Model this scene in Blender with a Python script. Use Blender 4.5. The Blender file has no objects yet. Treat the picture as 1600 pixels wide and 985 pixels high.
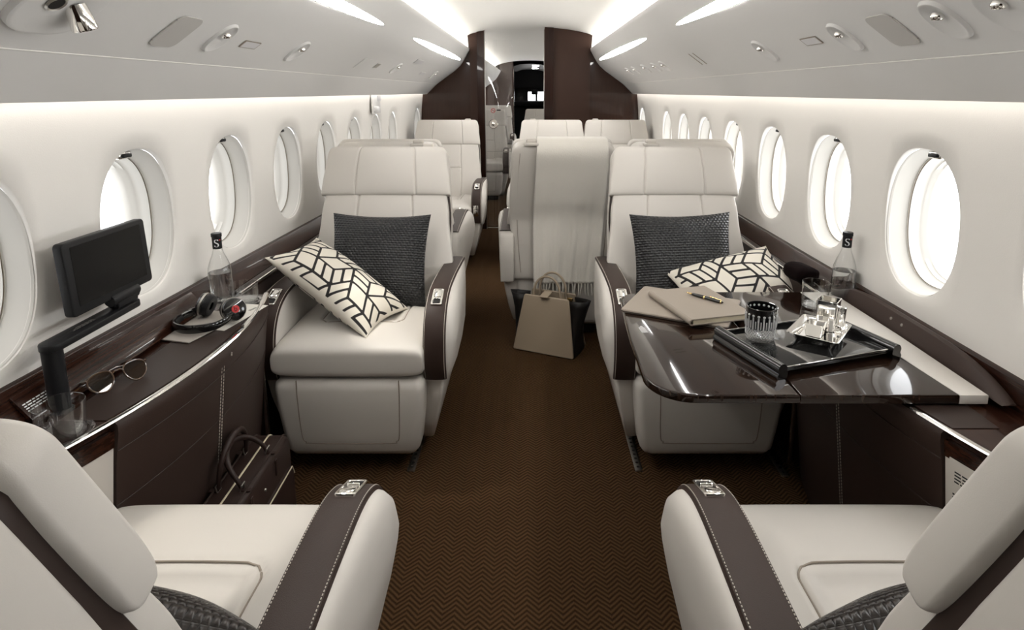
import bpy, bmesh, math, random
from mathutils import Vector, Matrix, Euler
from mathutils.bvhtree import BVHTree
random.seed(7)
PI = math.pi
SC = bpy.context.scene
COL = SC.collection
R = math.radians

# ------------------------------------------------------------------ materials
def mat(name, col, rough=.5, metal=0., coat=0., coat_rough=.05, spec=.5, trans=0., ior=1.45, emit=None, estr=0., alpha=1., sheen=0.):
    m = bpy.data.materials.new(name); m.use_nodes = True
    p = m.node_tree.nodes['Principled BSDF']
    p.inputs['Base Color'].default_value = (*col, 1)
    p.inputs['Roughness'].default_value = rough
    p.inputs['Metallic'].default_value = metal
    p.inputs['Coat Weight'].default_value = coat
    p.inputs['Coat Roughness'].default_value = coat_rough
    p.inputs['Specular IOR Level'].default_value = spec
    p.inputs['Transmission Weight'].default_value = trans
    p.inputs['IOR'].default_value = ior
    p.inputs['Sheen Weight'].default_value = sheen
    if emit:
        p.inputs['Emission Color'].default_value = (*emit, 1)
        p.inputs['Emission Strength'].default_value = estr
    return m

def nodes(m):
    nt = m.node_tree
    return nt, nt.nodes, nt.links, nt.nodes['Principled BSDF']

def add_bump(m, scale, strength, dist=.002, kind='noise', detail=3, coord='Object', stretch=(1, 1, 1)):
    nt, N, L, p = nodes(m)
    tc = N.new('ShaderNodeTexCoord'); mp = N.new('ShaderNodeMapping')
    mp.inputs['Scale'].default_value = stretch
    L.new(tc.outputs[coord], mp.inputs['Vector'])
    if kind == 'noise':
        t = N.new('ShaderNodeTexNoise'); t.inputs['Scale'].default_value = scale; t.inputs['Detail'].default_value = detail
        o = t.outputs['Fac']
    else:
        t = N.new('ShaderNodeTexVoronoi'); t.inputs['Scale'].default_value = scale; o = t.outputs['Distance']
    L.new(mp.outputs['Vector'], t.inputs['Vector'])
    b = N.new('ShaderNodeBump'); b.inputs['Strength'].default_value = strength; b.inputs['Distance'].default_value = dist
    L.new(o, b.inputs['Height']); L.new(b.outputs['Normal'], p.inputs['Normal'])
    return m

def mth(N, L, op, a, b=None):
    n = N.new('ShaderNodeMath'); n.operation = op
    for i, v in enumerate((a, b)):
        if v is None: continue
        if isinstance(v, (int, float)): n.inputs[i].default_value = v
        else: L.new(v, n.inputs[i])
    return n.outputs[0]

M = {}
M['cream'] = add_bump(mat('cream_leather', (.64, .605, .56), .42, spec=.4), 900, .12, .001)
M['cream2'] = add_bump(mat('cream_panel', (.60, .56, .51), .5), 500, .1, .001)
M['brown'] = add_bump(mat('brown_leather', (.040, .025, .020), .44, spec=.3), 700, .25, .001, 'vor')
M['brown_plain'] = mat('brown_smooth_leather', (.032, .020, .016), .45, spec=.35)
M['wall'] = add_bump(mat('wall_covering', (.86, .832, .79), .6), 350, .15, .002)
M['bin'] = mat('overhead_panel', (.72, .71, .695), .5)
M['ceil'] = mat('ceiling_panel', (.80, .785, .75), .6)
M['reveal'] = mat('window_surround', (.62, .60, .56), .45)
M['ring'] = mat('window_seal', (.30, .26, .21), .5)
M['chrome'] = mat('chrome', (.82, .80, .77), .08, 1.)
M['steel'] = mat('brushed_steel', (.42, .40, .37), .35, 1.)
M['silver'] = mat('polished_silver', (.9, .89, .87), .04, 1.)
M['black'] = mat('black_plastic', (.010, .010, .011), .42, spec=.25)
M['black_gloss'] = mat('black_gloss', (.006, .006, .006), .08, coat=.6)
M['screen'] = mat('screen_glass', (.006, .006, .0065), .16)
M['dark'] = mat('dark_gap', (.01, .008, .007), .7)
M['white'] = mat('white_print', (.85, .85, .85), .6)
M['thread'] = mat('pale_thread', (.62, .57, .50), .7)
M['red'] = mat('red_print', (.5, .02, .02), .5)
M['gold'] = mat('gold', (.85, .62, .28), .2, 1.)
M['taupe'] = add_bump(mat('taupe_leather', (.30, .255, .21), .55), 600, .2, .001)
M['bagbeige'] = add_bump(mat('beige_bag_leather', (.42, .34, .25), .4), 700, .1, .001)
M['bagblack'] = mat('black_bag_leather', (.012, .010, .009), .5)
M['briefcase'] = add_bump(mat('briefcase_leather', (.026, .014, .011), .42, spec=.35), 500, .25, .001, 'vor')
M['paper'] = mat('paper', (.74, .71, .65), .7)
M['greycover'] = mat('grey_cover', (.38, .345, .31), .6)
M['pages'] = mat('page_edges', (.62, .55, .40), .7)
M['velvet'] = mat('dark_velvet', (.006, .003, .003), .95, spec=.1)
M['tort'] = mat('tortoiseshell', (.06, .028, .012), .15, coat=.5)
M['grille'] = mat('speaker_mesh', (.45, .43, .41), .6)
M['lamp'] = mat('lamp_diffuser', (1, 1, 1), .5, emit=(1, .98, .95), estr=34)
M['cove'] = mat('cove_strip', (1, 1, 1), .5, emit=(1, .96, .90), estr=10)
M['cove_top'] = mat('cove_strip_upper', (1, 1, 1), .5, emit=(1, .97, .92), estr=13)

def glass(name, col=(1, 1, 1), rough=0., ior=1.45):
    return mat(name, col, rough, trans=1., ior=ior)
M['glass'] = glass('clear_glass')
M['water'] = glass('water', (.97, .98, .98), 0, 1.33)
M['lens'] = glass('brown_lens', (.42, .30, .18))

def pane_mat(name='window_glass', gl=.06):
    m = bpy.data.materials.new(name); m.use_nodes = True
    nt = m.node_tree; N = nt.nodes; L = nt.links; N.clear()
    o = N.new('ShaderNodeOutputMaterial'); mx = N.new('ShaderNodeMixShader'); t = N.new('ShaderNodeBsdfTransparent'); g = N.new('ShaderNodeBsdfGlossy')
    g.inputs['Roughness'].default_value = .02; mx.inputs[0].default_value = gl
    L.new(t.outputs[0], mx.inputs[1]); L.new(g.outputs[0], mx.inputs[2]); L.new(mx.outputs[0], o.inputs[0])
    return m
M['pane'] = pane_mat()

def thin_glass(name, tint=(1, 1, 1)):
    m = bpy.data.materials.new(name); m.use_nodes = True
    nt = m.node_tree; N = nt.nodes; L = nt.links; N.clear()
    o = N.new('ShaderNodeOutputMaterial'); mx = N.new('ShaderNodeMixShader'); t = N.new('ShaderNodeBsdfTransparent'); g = N.new('ShaderNodeBsdfGlossy'); lw = N.new('ShaderNodeLayerWeight')
    lw.inputs['Blend'].default_value = .5; t.inputs['Color'].default_value = (*tint, 1); g.inputs['Roughness'].default_value = .01
    fc = mth(N, L, 'ADD', mth(N, L, 'MULTIPLY', mth(N, L, 'POWER', lw.outputs['Facing'], 2.6), .85), .04)
    L.new(fc, mx.inputs[0]); L.new(t.outputs[0], mx.inputs[1]); L.new(g.outputs[0], mx.inputs[2]); L.new(mx.outputs[0], o.inputs[0])
    return m
M['thin_glass'] = thin_glass('thin_clear_glass', (.98, .985, .985))
M['lens'] = thin_glass('brown_lens', (.45, .33, .21))
M['cut'] = mat('frosted_cut', (.80, .80, .80), .15, trans=.3)
def wood_mat(name, c1, c2, scale=(60, 1.2, 60), rough=.25, coat=.25):
    m = mat(name, c1, rough, coat=coat, coat_rough=.03, spec=.2)
    nt, N, L, p = nodes(m)
    tc = N.new('ShaderNodeTexCoord'); mp = N.new('ShaderNodeMapping'); mp.inputs['Scale'].default_value = scale
    t = N.new('ShaderNodeTexNoise'); t.inputs['Scale'].default_value = 3; t.inputs['Detail'].default_value = 4
    cr = N.new('ShaderNodeValToRGB')
    cr.color_ramp.elements[0].color = (*c1, 1); cr.color_ramp.elements[1].color = (*c2, 1)
    cr.color_ramp.elements[0].position = .35; cr.color_ramp.elements[1].position = .68
    L.new(tc.outputs['Object'], mp.inputs['Vector']); L.new(mp.outputs['Vector'], t.inputs['Vector'])
    L.new(t.outputs['Fac'], cr.inputs['Fac']); L.new(cr.outputs['Color'], p.inputs['Base Color'])
    return m
M['wood'] = wood_mat('dark_gloss_wood', (.014, .005, .003), (.038, .014, .008))
M['wood_table'] = wood_mat('table_gloss_wood', (.012, .006, .004), (.026, .014, .009), (30, .8, .8), coat=.6, rough=.1)
M['wood_panel'] = wood_mat('bulkhead_gloss_wood', (.030, .012, .007), (.040, .017, .010), (30, 30, 1.5), .3, .5)
M['wood_post'] = wood_mat('post_gloss_wood', (.016, .006, .004), (.026, .010, .006), (30, 30, 1.5))

def carpet_mat():
    m = mat('herringbone_carpet', (.05, .03, .015), .95, spec=.1)
    nt, N, L, p = nodes(m)
    tc = N.new('ShaderNodeTexCoord'); sp = N.new('ShaderNodeSeparateXYZ'); L.new(tc.outputs['Object'], sp.inputs[0])
    nz = N.new('ShaderNodeTexNoise'); nz.inputs['Scale'].default_value = 25; L.new(tc.outputs['Object'], nz.inputs['Vector'])
    wob = mth(N, L, 'MULTIPLY', mth(N, L, 'SUBTRACT', nz.outputs['Fac'], .5), .006)
    pp = mth(N, L, 'PINGPONG', mth(N, L, 'ADD', sp.outputs['X'], 5.), .032)
    v = mth(N, L, 'ADD', mth(N, L, 'ADD', sp.outputs['Y'], mth(N, L, 'MULTIPLY', pp, .95)), wob)
    w = mth(N, L, 'SINE', mth(N, L, 'MULTIPLY', v, 2 * PI / .0165))
    n2 = N.new('ShaderNodeTexNoise'); n2.inputs['Scale'].default_value = 350; L.new(tc.outputs['Object'], n2.inputs['Vector'])
    h = mth(N, L, 'ADD', mth(N, L, 'MULTIPLY', w, .5), mth(N, L, 'MULTIPLY', n2.outputs['Fac'], .9))
    cr = N.new('ShaderNodeValToRGB')
    cr.color_ramp.elements[0].color = (.036, .019, .008, 1); cr.color_ramp.elements[1].color = (.114, .061, .028, 1)
    cr.color_ramp.elements[0].position = 0.; cr.color_ramp.elements[1].position = .95
    L.new(h, cr.inputs['Fac']); L.new(cr.outputs['Color'], p.inputs['Base Color'])
    b = N.new('ShaderNodeBump'); b.inputs['Strength'].default_value = .9; b.inputs['Distance'].default_value = .004
    L.new(h, b.inputs['Height']); L.new(b.outputs['Normal'], p.inputs['Normal'])
    return m
M['carpet'] = carpet_mat()
M['panel_matte'] = mat('bulkhead_matte_panel', (.042, .020, .013), .5, spec=.25)

def weave_mat(name, col, nx, ny):
    m = mat(name, col, .30, spec=.6)
    nt, N, L, p = nodes(m)
    tc = N.new('ShaderNodeTexCoord'); sp = N.new('ShaderNodeSeparateXYZ'); L.new(tc.outputs['UV'], sp.inputs[0])
    row = mth(N, L, 'MULTIPLY', sp.outputs['Y'], ny)
    odd = mth(N, L, 'MULTIPLY', mth(N, L, 'MODULO', mth(N, L, 'FLOOR', row), 2.), .5)
    a = mth(N, L, 'MULTIPLY', mth(N, L, 'ADD', mth(N, L, 'MULTIPLY', sp.outputs['X'], nx), odd), PI)
    h = mth(N, L, 'MULTIPLY', mth(N, L, 'ABSOLUTE', mth(N, L, 'SINE', a)), mth(N, L, 'ABSOLUTE', mth(N, L, 'SINE', mth(N, L, 'MULTIPLY', row, PI))))
    h = mth(N, L, 'POWER', h, .6)
    c = N.new('ShaderNodeValToRGB'); c.color_ramp.elements[0].color = (col[0] * .55, col[1] * .55, col[2] * .55, 1); c.color_ramp.elements[1].color = (*col, 1)
    c.color_ramp.elements[1].position = .6
    L.new(h, c.inputs['Fac']); L.new(c.outputs['Color'], p.inputs['Base Color'])
    bp = N.new('ShaderNodeBump'); bp.inputs['Strength'].default_value = .9; bp.inputs['Distance'].default_value = .004
    L.new(h, bp.inputs['Height']); L.new(bp.outputs['Normal'], p.inputs['Normal'])
    return m
M['weave'] = weave_mat('woven_black_leather', (.014, .0145, .016), 27, 40)
M['weave_brown'] = weave_mat('woven_brown_leather', (.024, .018, .015), 40, 56)

def print_mat():
    m = add_bump(mat('printed_linen', (.74, .69, .60), .8), 900, .3, .001)
    nt, N, L, p = nodes(m)
    at = N.new('ShaderNodeAttribute'); at.attribute_name = 'linedist'
    cr = N.new('ShaderNodeValToRGB')
    cr.color_ramp.elements[0].color = (.012, .010, .010, 1); cr.color_ramp.elements[1].color = (.74, .69, .60, 1)
    cr.color_ramp.elements[0].position = .46; cr.color_ramp.elements[1].position = .54
    L.new(at.outputs['Fac'], cr.inputs['Fac']); L.new(cr.outputs['Color'], p.inputs['Base Color'])
    return m
M['print'] = print_mat()
M['throw'] = add_bump(mat('throw_wool', (.78, .745, .68), .95, sheen=.4, spec=.1), 160, .5, .003)

def grille_mat():
    m = mat('speaker_grille', (.5, .48, .45), .55)
    nt, N, L, p = nodes(m)
    tc = N.new('ShaderNodeTexCoord'); sp = N.new('ShaderNodeSeparateXYZ'); L.new(tc.outputs['UV'], sp.inputs[0])
    a = mth(N, L, 'SINE', mth(N, L, 'MULTIPLY', sp.outputs['X'], 2 * PI / .0042)); b_ = mth(N, L, 'SINE', mth(N, L, 'MULTIPLY', sp.outputs['Y'], 2 * PI / .0042))
    h = mth(N, L, 'MULTIPLY', a, b_)
    c = N.new('ShaderNodeValToRGB'); c.color_ramp.elements[0].color = (.16, .15, .14, 1); c.color_ramp.elements[1].color = (.66, .64, .61, 1)
    c.color_ramp.elements[0].position = .0; c.color_ramp.elements[1].position = .35
    L.new(mth(N, L, 'ABSOLUTE', h), c.inputs['Fac']); L.new(c.outputs['Color'], p.inputs['Base Color'])
    return m
M['grille'] = grille_mat()

# ------------------------------------------------------------------ object helpers
def obj(name, bm, m, parent=None, smooth=True, angle=40, doubles=0.):
    if doubles: bmesh.ops.remove_doubles(bm, verts=bm.verts, dist=doubles)
    bmesh.ops.recalc_face_normals(bm, faces=bm.faces)
    me = bpy.data.meshes.new(name); bm.to_mesh(me); bm.free()
    if smooth:
        me.polygons.foreach_set('use_smooth', [True] * len(me.polygons))
        me.set_sharp_from_angle(angle=R(angle))
    for x in (m if isinstance(m, (list, tuple)) else [m]): me.materials.append(M[x] if isinstance(x, str) else x)
    o = bpy.data.objects.new(name, me); COL.objects.link(o)
    if parent: o.parent = parent
    return o

def tag(o, label, cat, group=None, kind=None):
    o['label'] = label; o['category'] = cat
    if group: o['group'] = group
    if kind: o['kind'] = kind
    return o

def thing(name, label, cat, loc=(0, 0, 0), rot=(0, 0, 0), group=None):
    o = bpy.data.objects.new(name, None); o.empty_display_size = .05; COL.objects.link(o)
    o.location = loc; o.rotation_euler = rot
    return tag(o, label, cat, group)

def struct(name, bm, m, parent=None, **k):
    o = obj(name, bm, m, parent, **k)
    if not parent: o['kind'] = 'structure'
    return o

def sempty(name, loc=(0, 0, 0)):
    o = bpy.data.objects.new(name, None); o.empty_display_size = .05; COL.objects.link(o); o.location = loc; o['kind'] = 'structure'
    return o

def dup(root, loc, rotz=0., label=None, group=None, noarm=()):
    r = root.copy(); COL.objects.link(r); r.location = loc; r.rotation_euler = (0, 0, rotz)
    if label: r['label'] = label
    if group: r['group'] = group
    for ch in list(root.children):
        if ARM.get(ch.name) in noarm and ch.name in ARM: continue
        c = ch.copy(); COL.objects.link(c); c.parent = r
        for g in list(ch.children):
            d = g.copy(); COL.objects.link(d); d.parent = c
    return r

def dup_simple(root, delta, label=None):
    r = root.copy(); COL.objects.link(r); r.location = Vector(root.location) + Vector(delta)
    if label: r['label'] = label
    for ch in list(root.children):
        c = ch.copy(); COL.objects.link(c); c.parent = r
    return r

B = bmesh.new
def T(loc=(0, 0, 0), rot=(0, 0, 0)):
    return Matrix.Translation(loc) @ Euler(rot).to_matrix().to_4x4()

def frame(o, x, n):
    """matrix with origin o, local x along x, local z along n"""
    x = Vector(x).normalized(); n = Vector(n); n = (n - x * n.dot(x)).normalized(); y = n.cross(x)
    m = Matrix((x, y, n)).transposed().to_4x4(); m.translation = Vector(o)
    return m

def box(bm, size, c=(0, 0, 0), bev=0., seg=2, mx=None, taper=None):
    r = bmesh.ops.create_cube(bm, size=1.)
    vs = r['verts']
    for v in vs:
        v.co = Vector((v.co.x * size[0], v.co.y * size[1], v.co.z * size[2]))
        if taper:
            k = taper if v.co.z < 0 else 1.
            v.co.x *= k; v.co.y *= k
    es = list({e for v in vs for e in v.link_edges})
    allv = set(vs)
    if bev > 0:
        rr = bmesh.ops.bevel(bm, geom=es, offset=bev, segments=seg, profile=.5, affect='EDGES', clamp_overlap=True)
        allv = {v for v in allv if v.is_valid} | set(rr['verts'])
        # include every vertex of the connected island
        seen = set(allv); st = list(allv)
        while st:
            v = st.pop()
            for e in v.link_edges:
                o = e.other_vert(v)
                if o not in seen: seen.add(o); st.append(o)
        allv = seen
    mm = Matrix.Translation(c)
    if mx is not None: mm = mx @ mm
    for v in allv: v.co = mm @ v.co
    return list(allv)

def lathe(bm, prof, seg=32, mx=None, cap=True):
    rings = []
    for r, z in prof:
        if r < 1e-6: rings.append([bm.verts.new((0, 0, z))])
        else: rings.append([bm.verts.new((r * math.cos(2 * PI * i / seg), r * math.sin(2 * PI * i / seg), z)) for i in range(seg)])
    for a, b in zip(rings, rings[1:]):
        for i in range(seg):
            j = (i + 1) % seg
            q = [a[i % len(a)], a[j % len(a)], b[j % len(b)], b[i % len(b)]]
            q2 = []
            for v in q:
                if v not in q2: q2.append(v)
            if len(q2) > 2: bm.faces.new(q2)
    if cap:
        for rg in (rings[0], rings[-1]):
            if len(rg) > 2: bm.faces.new(rg)
    if mx is not None:
        for rg in rings:
            for v in rg: v.co = mx @ v.co
    return rings

def tube(bm, pts, r, seg=8, closed=False, mx=None, flat=None):
    pts = [Vector(p) for p in pts]; n = len(pts)
    rs = r if isinstance(r, (list, tuple)) else [r] * n
    rings = []; prev = None
    for i, p in enumerate(pts):
        if closed: t = pts[(i + 1) % n] - pts[i - 1]
        else: t = pts[min(i + 1, n - 1)] - pts[max(i - 1, 0)]
        t = t.normalized() if t.length > 1e-9 else Vector((0, 0, 1))
        if prev is None:
            up = Vector((0, 0, 1)) if abs(t.z) < .9 else Vector((1, 0, 0))
            a = t.cross(up).normalized()
        else:
            a = prev - t * prev.dot(t)
            a = a.normalized() if a.length > 1e-6 else t.orthogonal().normalized()
        prev = a; b = t.cross(a)
        f1, f2 = (flat or (1, 1))
        rings.append([bm.verts.new(p + rs[i] * (a * math.cos(2 * PI * k / seg) * f1 + b * math.sin(2 * PI * k / seg) * f2)) for k in range(seg)])
    m = n if closed else n - 1
    for i in range(m):
        A, C = rings[i], rings[(i + 1) % n]
        for k in range(seg):
            bm.faces.new((A[k], A[(k + 1) % seg], C[(k + 1) % seg], C[k]))
    if not closed:
        bm.faces.new(rings[0]); bm.faces.new(rings[-1])
    if mx is not None:
        for rg in rings:
            for v in rg: v.co = mx @ v.co

def loft(bm, loops, cap=True, closed=True):
    rs = [[bm.verts.new(p) for p in lp] for lp in loops]
    for a, b in zip(rs, rs[1:]):
        n = len(a)
        for i in range(n if closed else n - 1):
            j = (i + 1) % n
            bm.faces.new((a[i], a[j], b[j], b[i]))
    if cap and closed: bm.faces.new(rs[0]); bm.faces.new(rs[-1])
    return rs

def prism(bm, poly, h, mx=None, bev=0., seg=2):
    """poly (x,y) extruded from z=0 to z=h"""
    if bev > 0:
        cx = sum(p[0] for p in poly) / len(poly); cy = sum(p[1] for p in poly) / len(poly)
        ins = inset(poly, bev)
        steps = []
        for k in range(seg + 1):
            a = PI / 2 * k / seg
            steps.append((1 - math.sin(a), 1 - math.cos(a)))
        loops = []
        for s_in, s_z in steps: loops.append([(p[0] + (q[0] - p[0]) * s_in, p[1] + (q[1] - p[1]) * s_in, bev * (1 - math.cos(0)) + bev * (1 - (1 - s_z)) if False else 0) for p, q in zip(poly, ins)])
        L = []
        for k in range(seg + 1):
            a = PI / 2 * k / seg
            f = 1 - math.sin(a); L.append((f, bev * (1 - math.cos(a)) if False else bev * (1 - math.sin(PI / 2 - a)) ))
        loops = []
        for k in range(seg + 1):
            a = PI / 2 * k / seg           # 0: on the cap, pi/2: on the side
            f = 1 - math.sin(a); z = bev * (1 - math.cos(a))
            loops.append([(p[0] + (q[0] - p[0]) * f, p[1] + (q[1] - p[1]) * f, z) for p, q in zip(poly, ins)])
        top = [[(x, y, h - z) for x, y, z in lp] for lp in reversed(loops)]
        rs = loft(bm, loops + top)
    else:
        rs = loft(bm, [[(x, y, 0) for x, y in poly], [(x, y, h) for x, y in poly]])
    if mx is not None:
        for rg in rs:
            for v in rg: v.co = mx @ v.co

def inset(poly, d):
    n = len(poly); out = []
    area = sum(poly[i][0] * poly[(i + 1) % n][1] - poly[(i + 1) % n][0] * poly[i][1] for i in range(n))
    sg = 1 if area > 0 else -1
    for i in range(n):
        a = Vector(poly[i - 1]); b = Vector(poly[i]); c = Vector(poly[(i + 1) % n])
        e1 = (b - a); e2 = (c - b)
        e1 = e1.normalized() if e1.length > 1e-9 else e2.normalized(); e2 = e2.normalized() if e2.length > 1e-9 else e1
        n1 = Vector((-e1.y, e1.x)) * sg; n2 = Vector((-e2.y, e2.x)) * sg
        m = n1 + n2
        m = m / max(.4, m.dot(n1)) if m.length > 1e-6 else n1
        out.append((b.x + m.x * d, b.y + m.y * d))
    return out

def rrect(w, h, r, n=6):
    pts = []
    for cx, cy, a0 in ((w / 2 - r, h / 2 - r, 0), (-w / 2 + r, h / 2 - r, 90), (-w / 2 + r, -h / 2 + r, 180), (w / 2 - r, -h / 2 + r, 270)):
        for k in range(n + 1):
            a = R(a0 + 90 * k / n); pts.append((cx + r * math.cos(a), cy + r * math.sin(a)))
    return pts

def sell(a, b, n, k):
    """superellipse loop"""
    out = []
    for i in range(k):
        t = 2 * PI * i / k; c, s = math.cos(t), math.sin(t)
        out.append((a * math.copysign(abs(c) ** (2 / n), c), b * math.copysign(abs(s) ** (2 / n), s)))
    return out

def resample(path, n):
    P = [Vector(p) for p in path]; d = [0.]
    for a, b in zip(P, P[1:]): d.append(d[-1] + (b - a).length)
    out = []
    for s in n:
        t = s * d[-1]; i = 0
        while i < len(d) - 2 and d[i + 1] < t: i += 1
        k = (t - d[i]) / max(1e-9, d[i + 1] - d[i]); out.append(P[i].lerp(P[i + 1], k))
    return out, d[-1]

def smooth_poly(pts, n=8, closed=False):
    """catmull-rom"""
    P = [Vector(p) for p in pts]; out = []; m = len(P)
    rng = range(m) if closed else range(m - 1)
    for i in rng:
        p0 = P[i - 1] if (closed or i > 0) else P[0] * 2 - P[1]
        p1 = P[i]; p2 = P[(i + 1) % m]
        p3 = P[(i + 2) % m] if (closed or i + 2 < m) else p2 * 2 - p1
        for k in range(n):
            t = k / n
            out.append(.5 * ((2 * p1) + (-p0 + p2) * t + (2 * p0 - 5 * p1 + 4 * p2 - p3) * t * t + (-p0 + 3 * p1 - 3 * p2 + p3) * t ** 3))
    if not closed: out.append(P[-1])
    return out

def pad(bm, path, wf, th, px=9, p0=9, p1=9, nx=56, ns=50, xl=(), sl=(), g=None, gd=.006, gs=.004, puff=0., x0=0., slx=9.):
    """padded slab whose mid line is path in (y,z); wf(s) half width; front normal is left of the path"""
    us = [math.sin(PI / 2 * (2 * i / nx - 1)) for i in range(nx + 1)]
    w0 = wf(.5)
    for x in xl:
        for d in (-.012, -.007, -.0035, 0, .0035, .007, .012): us.append((x + d) / w0)
    us = sorted(set(round(u, 5) for u in us if -1 <= u <= 1))
    ss = [.5 + .5 * math.sin(PI / 2 * (2 * i / ns - 1)) for i in range(ns + 1)]
    _, Ln = resample(path, [0])
    for s in sl:
        for d in (-.012, -.007, -.0035, 0, .0035, .007, .012): ss.append(s + d / Ln)
    ss = sorted(set(round(s, 5) for s in ss if 0 <= s <= 1))
    C, Ln = resample(path, ss)
    eps = 1e-3
    Ca, _ = resample(path, [max(0, s - .02) for s in ss]); Cb, _ = resample(path, [min(1, s + .02) for s in ss])
    fr, bk = [], []
    for i, s in enumerate(ss):
        t = (Cb[i] - Ca[i]).normalized(); n = Vector((-t.y, t.x))   # t=(dy,dz) -> front normal (-dz, dy)
        q = abs(2 * s - 1); p = p0 if s < .5 else p1
        es = max(0., 1 - q ** p) ** (1 / p)
        ra, rb = [], []
        for u in us:
            eu = max(0., 1 - abs(u) ** px) ** (1 / px)
            x = wf(s) * u
            e = eu * es
            f = th / 2 * e
            pf = f + puff * e * (1 - u * u) * (1 - q * q)
            for gx in xl: pf -= gd * e * math.exp(-((u * w0 - gx) / gs) ** 2)
            for gy in sl: pf -= (gd * e * math.exp(-((s - gy) * Ln / gs) ** 2)) if abs(u * w0) < slx else 0
            if g: pf -= g(x, s * Ln) * e
            a = C[i] + n * pf; b = C[i] - n * f
            ra.append(bm.verts.new((x0 + x, a.x, a.y))); rb.append(bm.verts.new((x0 + x, b.x, b.y)))
        fr.append(ra); bk.append(rb)
    for G in (fr, bk):
        for i in range(len(G) - 1):
            for j in range(len(us) - 1):
                bm.faces.new((G[i][j], G[i][j + 1], G[i + 1][j + 1], G[i + 1][j]))
    bmesh.ops.remove_doubles(bm, verts=bm.verts, dist=2e-5)

def text_geo(s, size, extrude=0.):
    cu = bpy.data.curves.new('lettering', 'FONT'); cu.body = s; cu.size = size; cu.align_x = 'CENTER'; cu.align_y = 'CENTER'; cu.extrude = extrude
    o = bpy.data.objects.new('lettering', cu); COL.objects.link(o)
    dg = bpy.context.evaluated_depsgraph_get(); ev = o.evaluated_get(dg); me = ev.to_mesh()
    V = [tuple(v.co) for v in me.vertices]; Fc = [tuple(p.vertices) for p in me.polygons]
    ev.to_mesh_clear(); bpy.data.objects.remove(o); bpy.data.curves.remove(cu)
    return V, Fc

def text_bm(bm, s, size, fn):
    V, Fc = text_geo(s, size)
    vs = [bm.verts.new(fn(*v)) for v in V]
    for f in Fc:
        try: bm.faces.new([vs[i] for i in f])
        except ValueError: pass

def lines_bm(bm, w, h, rows, mx, th=.0003, ragged=.35, gap=.45):
    """rows of unreadably small print"""
    dy = h / rows
    for i in range(rows):
        ww = w * (1 - ragged * random.random()); x = -w / 2
        while x < -w / 2 + ww:
            l = min(random.uniform(.08, .2) * w, -w / 2 + ww - x)
            if l < .01 * w: break
            box(bm, (l, dy * gap, th), (x + l / 2, h / 2 - dy * (i + .5), th / 2), mx=mx)
            x += l + .035 * w

def Xw(z):
    if z >= .9: return 1.075 - .15 * (z - .9) ** 2
    if z >= .7: return 1.075
    return 1.075 - .02 * (.7 - z)

# ------------------------------------------------------------------ camera
cam = bpy.data.cameras.new('camera'); camo = bpy.data.objects.new('camera', cam); COL.objects.link(camo)
cam.sensor_width = 36; cam.sensor_fit = 'HORIZONTAL'; cam.lens = 944 / 1600 * 36
cam.shift_x = -28 / 1600; cam.shift_y = -(492.5 - 321.4) / 1600
camo.location = (0, 0, 1.36); camo.rotation_euler = (R(90 - 10.7), 0, 0); cam.clip_start = .02
SC.camera = camo

# ------------------------------------------------------------------ setting
YA, YB = -1.75, 12.31       # added aft wall, forward bulkhead
BK = 5.98                  # mid bulkhead
WIN = [1.63 + .52 * k for k in range(-6, 20)]
SKIP = {7}
NW = 72
def bay(bm, sx, yc, hole):
    zt, zb = 1.41, .70
    zc = 1.005
    def P(y, z, o=0): return (sx * (Xw(z) + o), y, z)
    if hole:
        el = sell(.158, .205, 2.35, NW)
        rings = []
        for f in (0, .25, .5, .75, 1.):
            ring = []
            for (ey, ez) in el:
                # ray to rectangle
                ang = math.hypot(ey, ez); dy, dz = ey / ang, ez / ang
                ty = .26 / abs(dy) if abs(dy) > 1e-6 else 1e9
                tz = ((zt - zc) if dz > 0 else (zc - zb)) / abs(dz) if abs(dz) > 1e-6 else 1e9
                t = min(ty, tz)
                ring.append((ey + (dy * t - ey) * f, ez + (dz * t - ez) * f))
            rings.append(ring)
        # close corners by snapping the nearest outer point to each corner
        for cy in (-.26, .26):
            for cz in (zt - zc, zb - zc):
                i = min(range(NW), key=lambda k: (rings[-1][k][0] - cy) ** 2 + (rings[-1][k][1] - cz) ** 2)
                rings[-1][i] = (cy, cz)
        # rounded lip into the hole
        lip = [[P(yc + y * (1 - .006 * k), zc + z * (1 - .006 * k), .0045 * k * k / 3) for y, z in el] for k in (3, 2, 1)]
        loops = lip + [[P(yc + y, zc + z) for y, z in rg] for rg in rings]
        loft(bm, loops, cap=False)
    else:
        zs = [zb + (zt - zb) * i / 14 for i in range(15)]
        vs = [[bm.verts.new(P(yc + d, z)) for z in zs] for d in (-.26, 0, .26)]
        for a, b in zip(vs, vs[1:]):
            for i in range(14): bm.faces.new((a[i], a[i + 1], b[i + 1], b[i]))
    zs = [0, .15, .3, .45, .6, .70]
    vs = [[bm.verts.new(P(yc + d, z)) for z in zs] for d in (-.26, .26)]
    for i in range(5): bm.faces.new((vs[0][i], vs[0][i + 1], vs[1][i + 1], vs[1][i]))

for sx, nm in ((-1, 'wall_left'), (1, 'wall_right')):
    bm = B()
    for k, yc in zip(range(-6, 20), WIN): bay(bm, sx, yc, k not in SKIP and k > -6)
    struct(nm, bm, 'wall', doubles=1e-4, angle=60)

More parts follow.
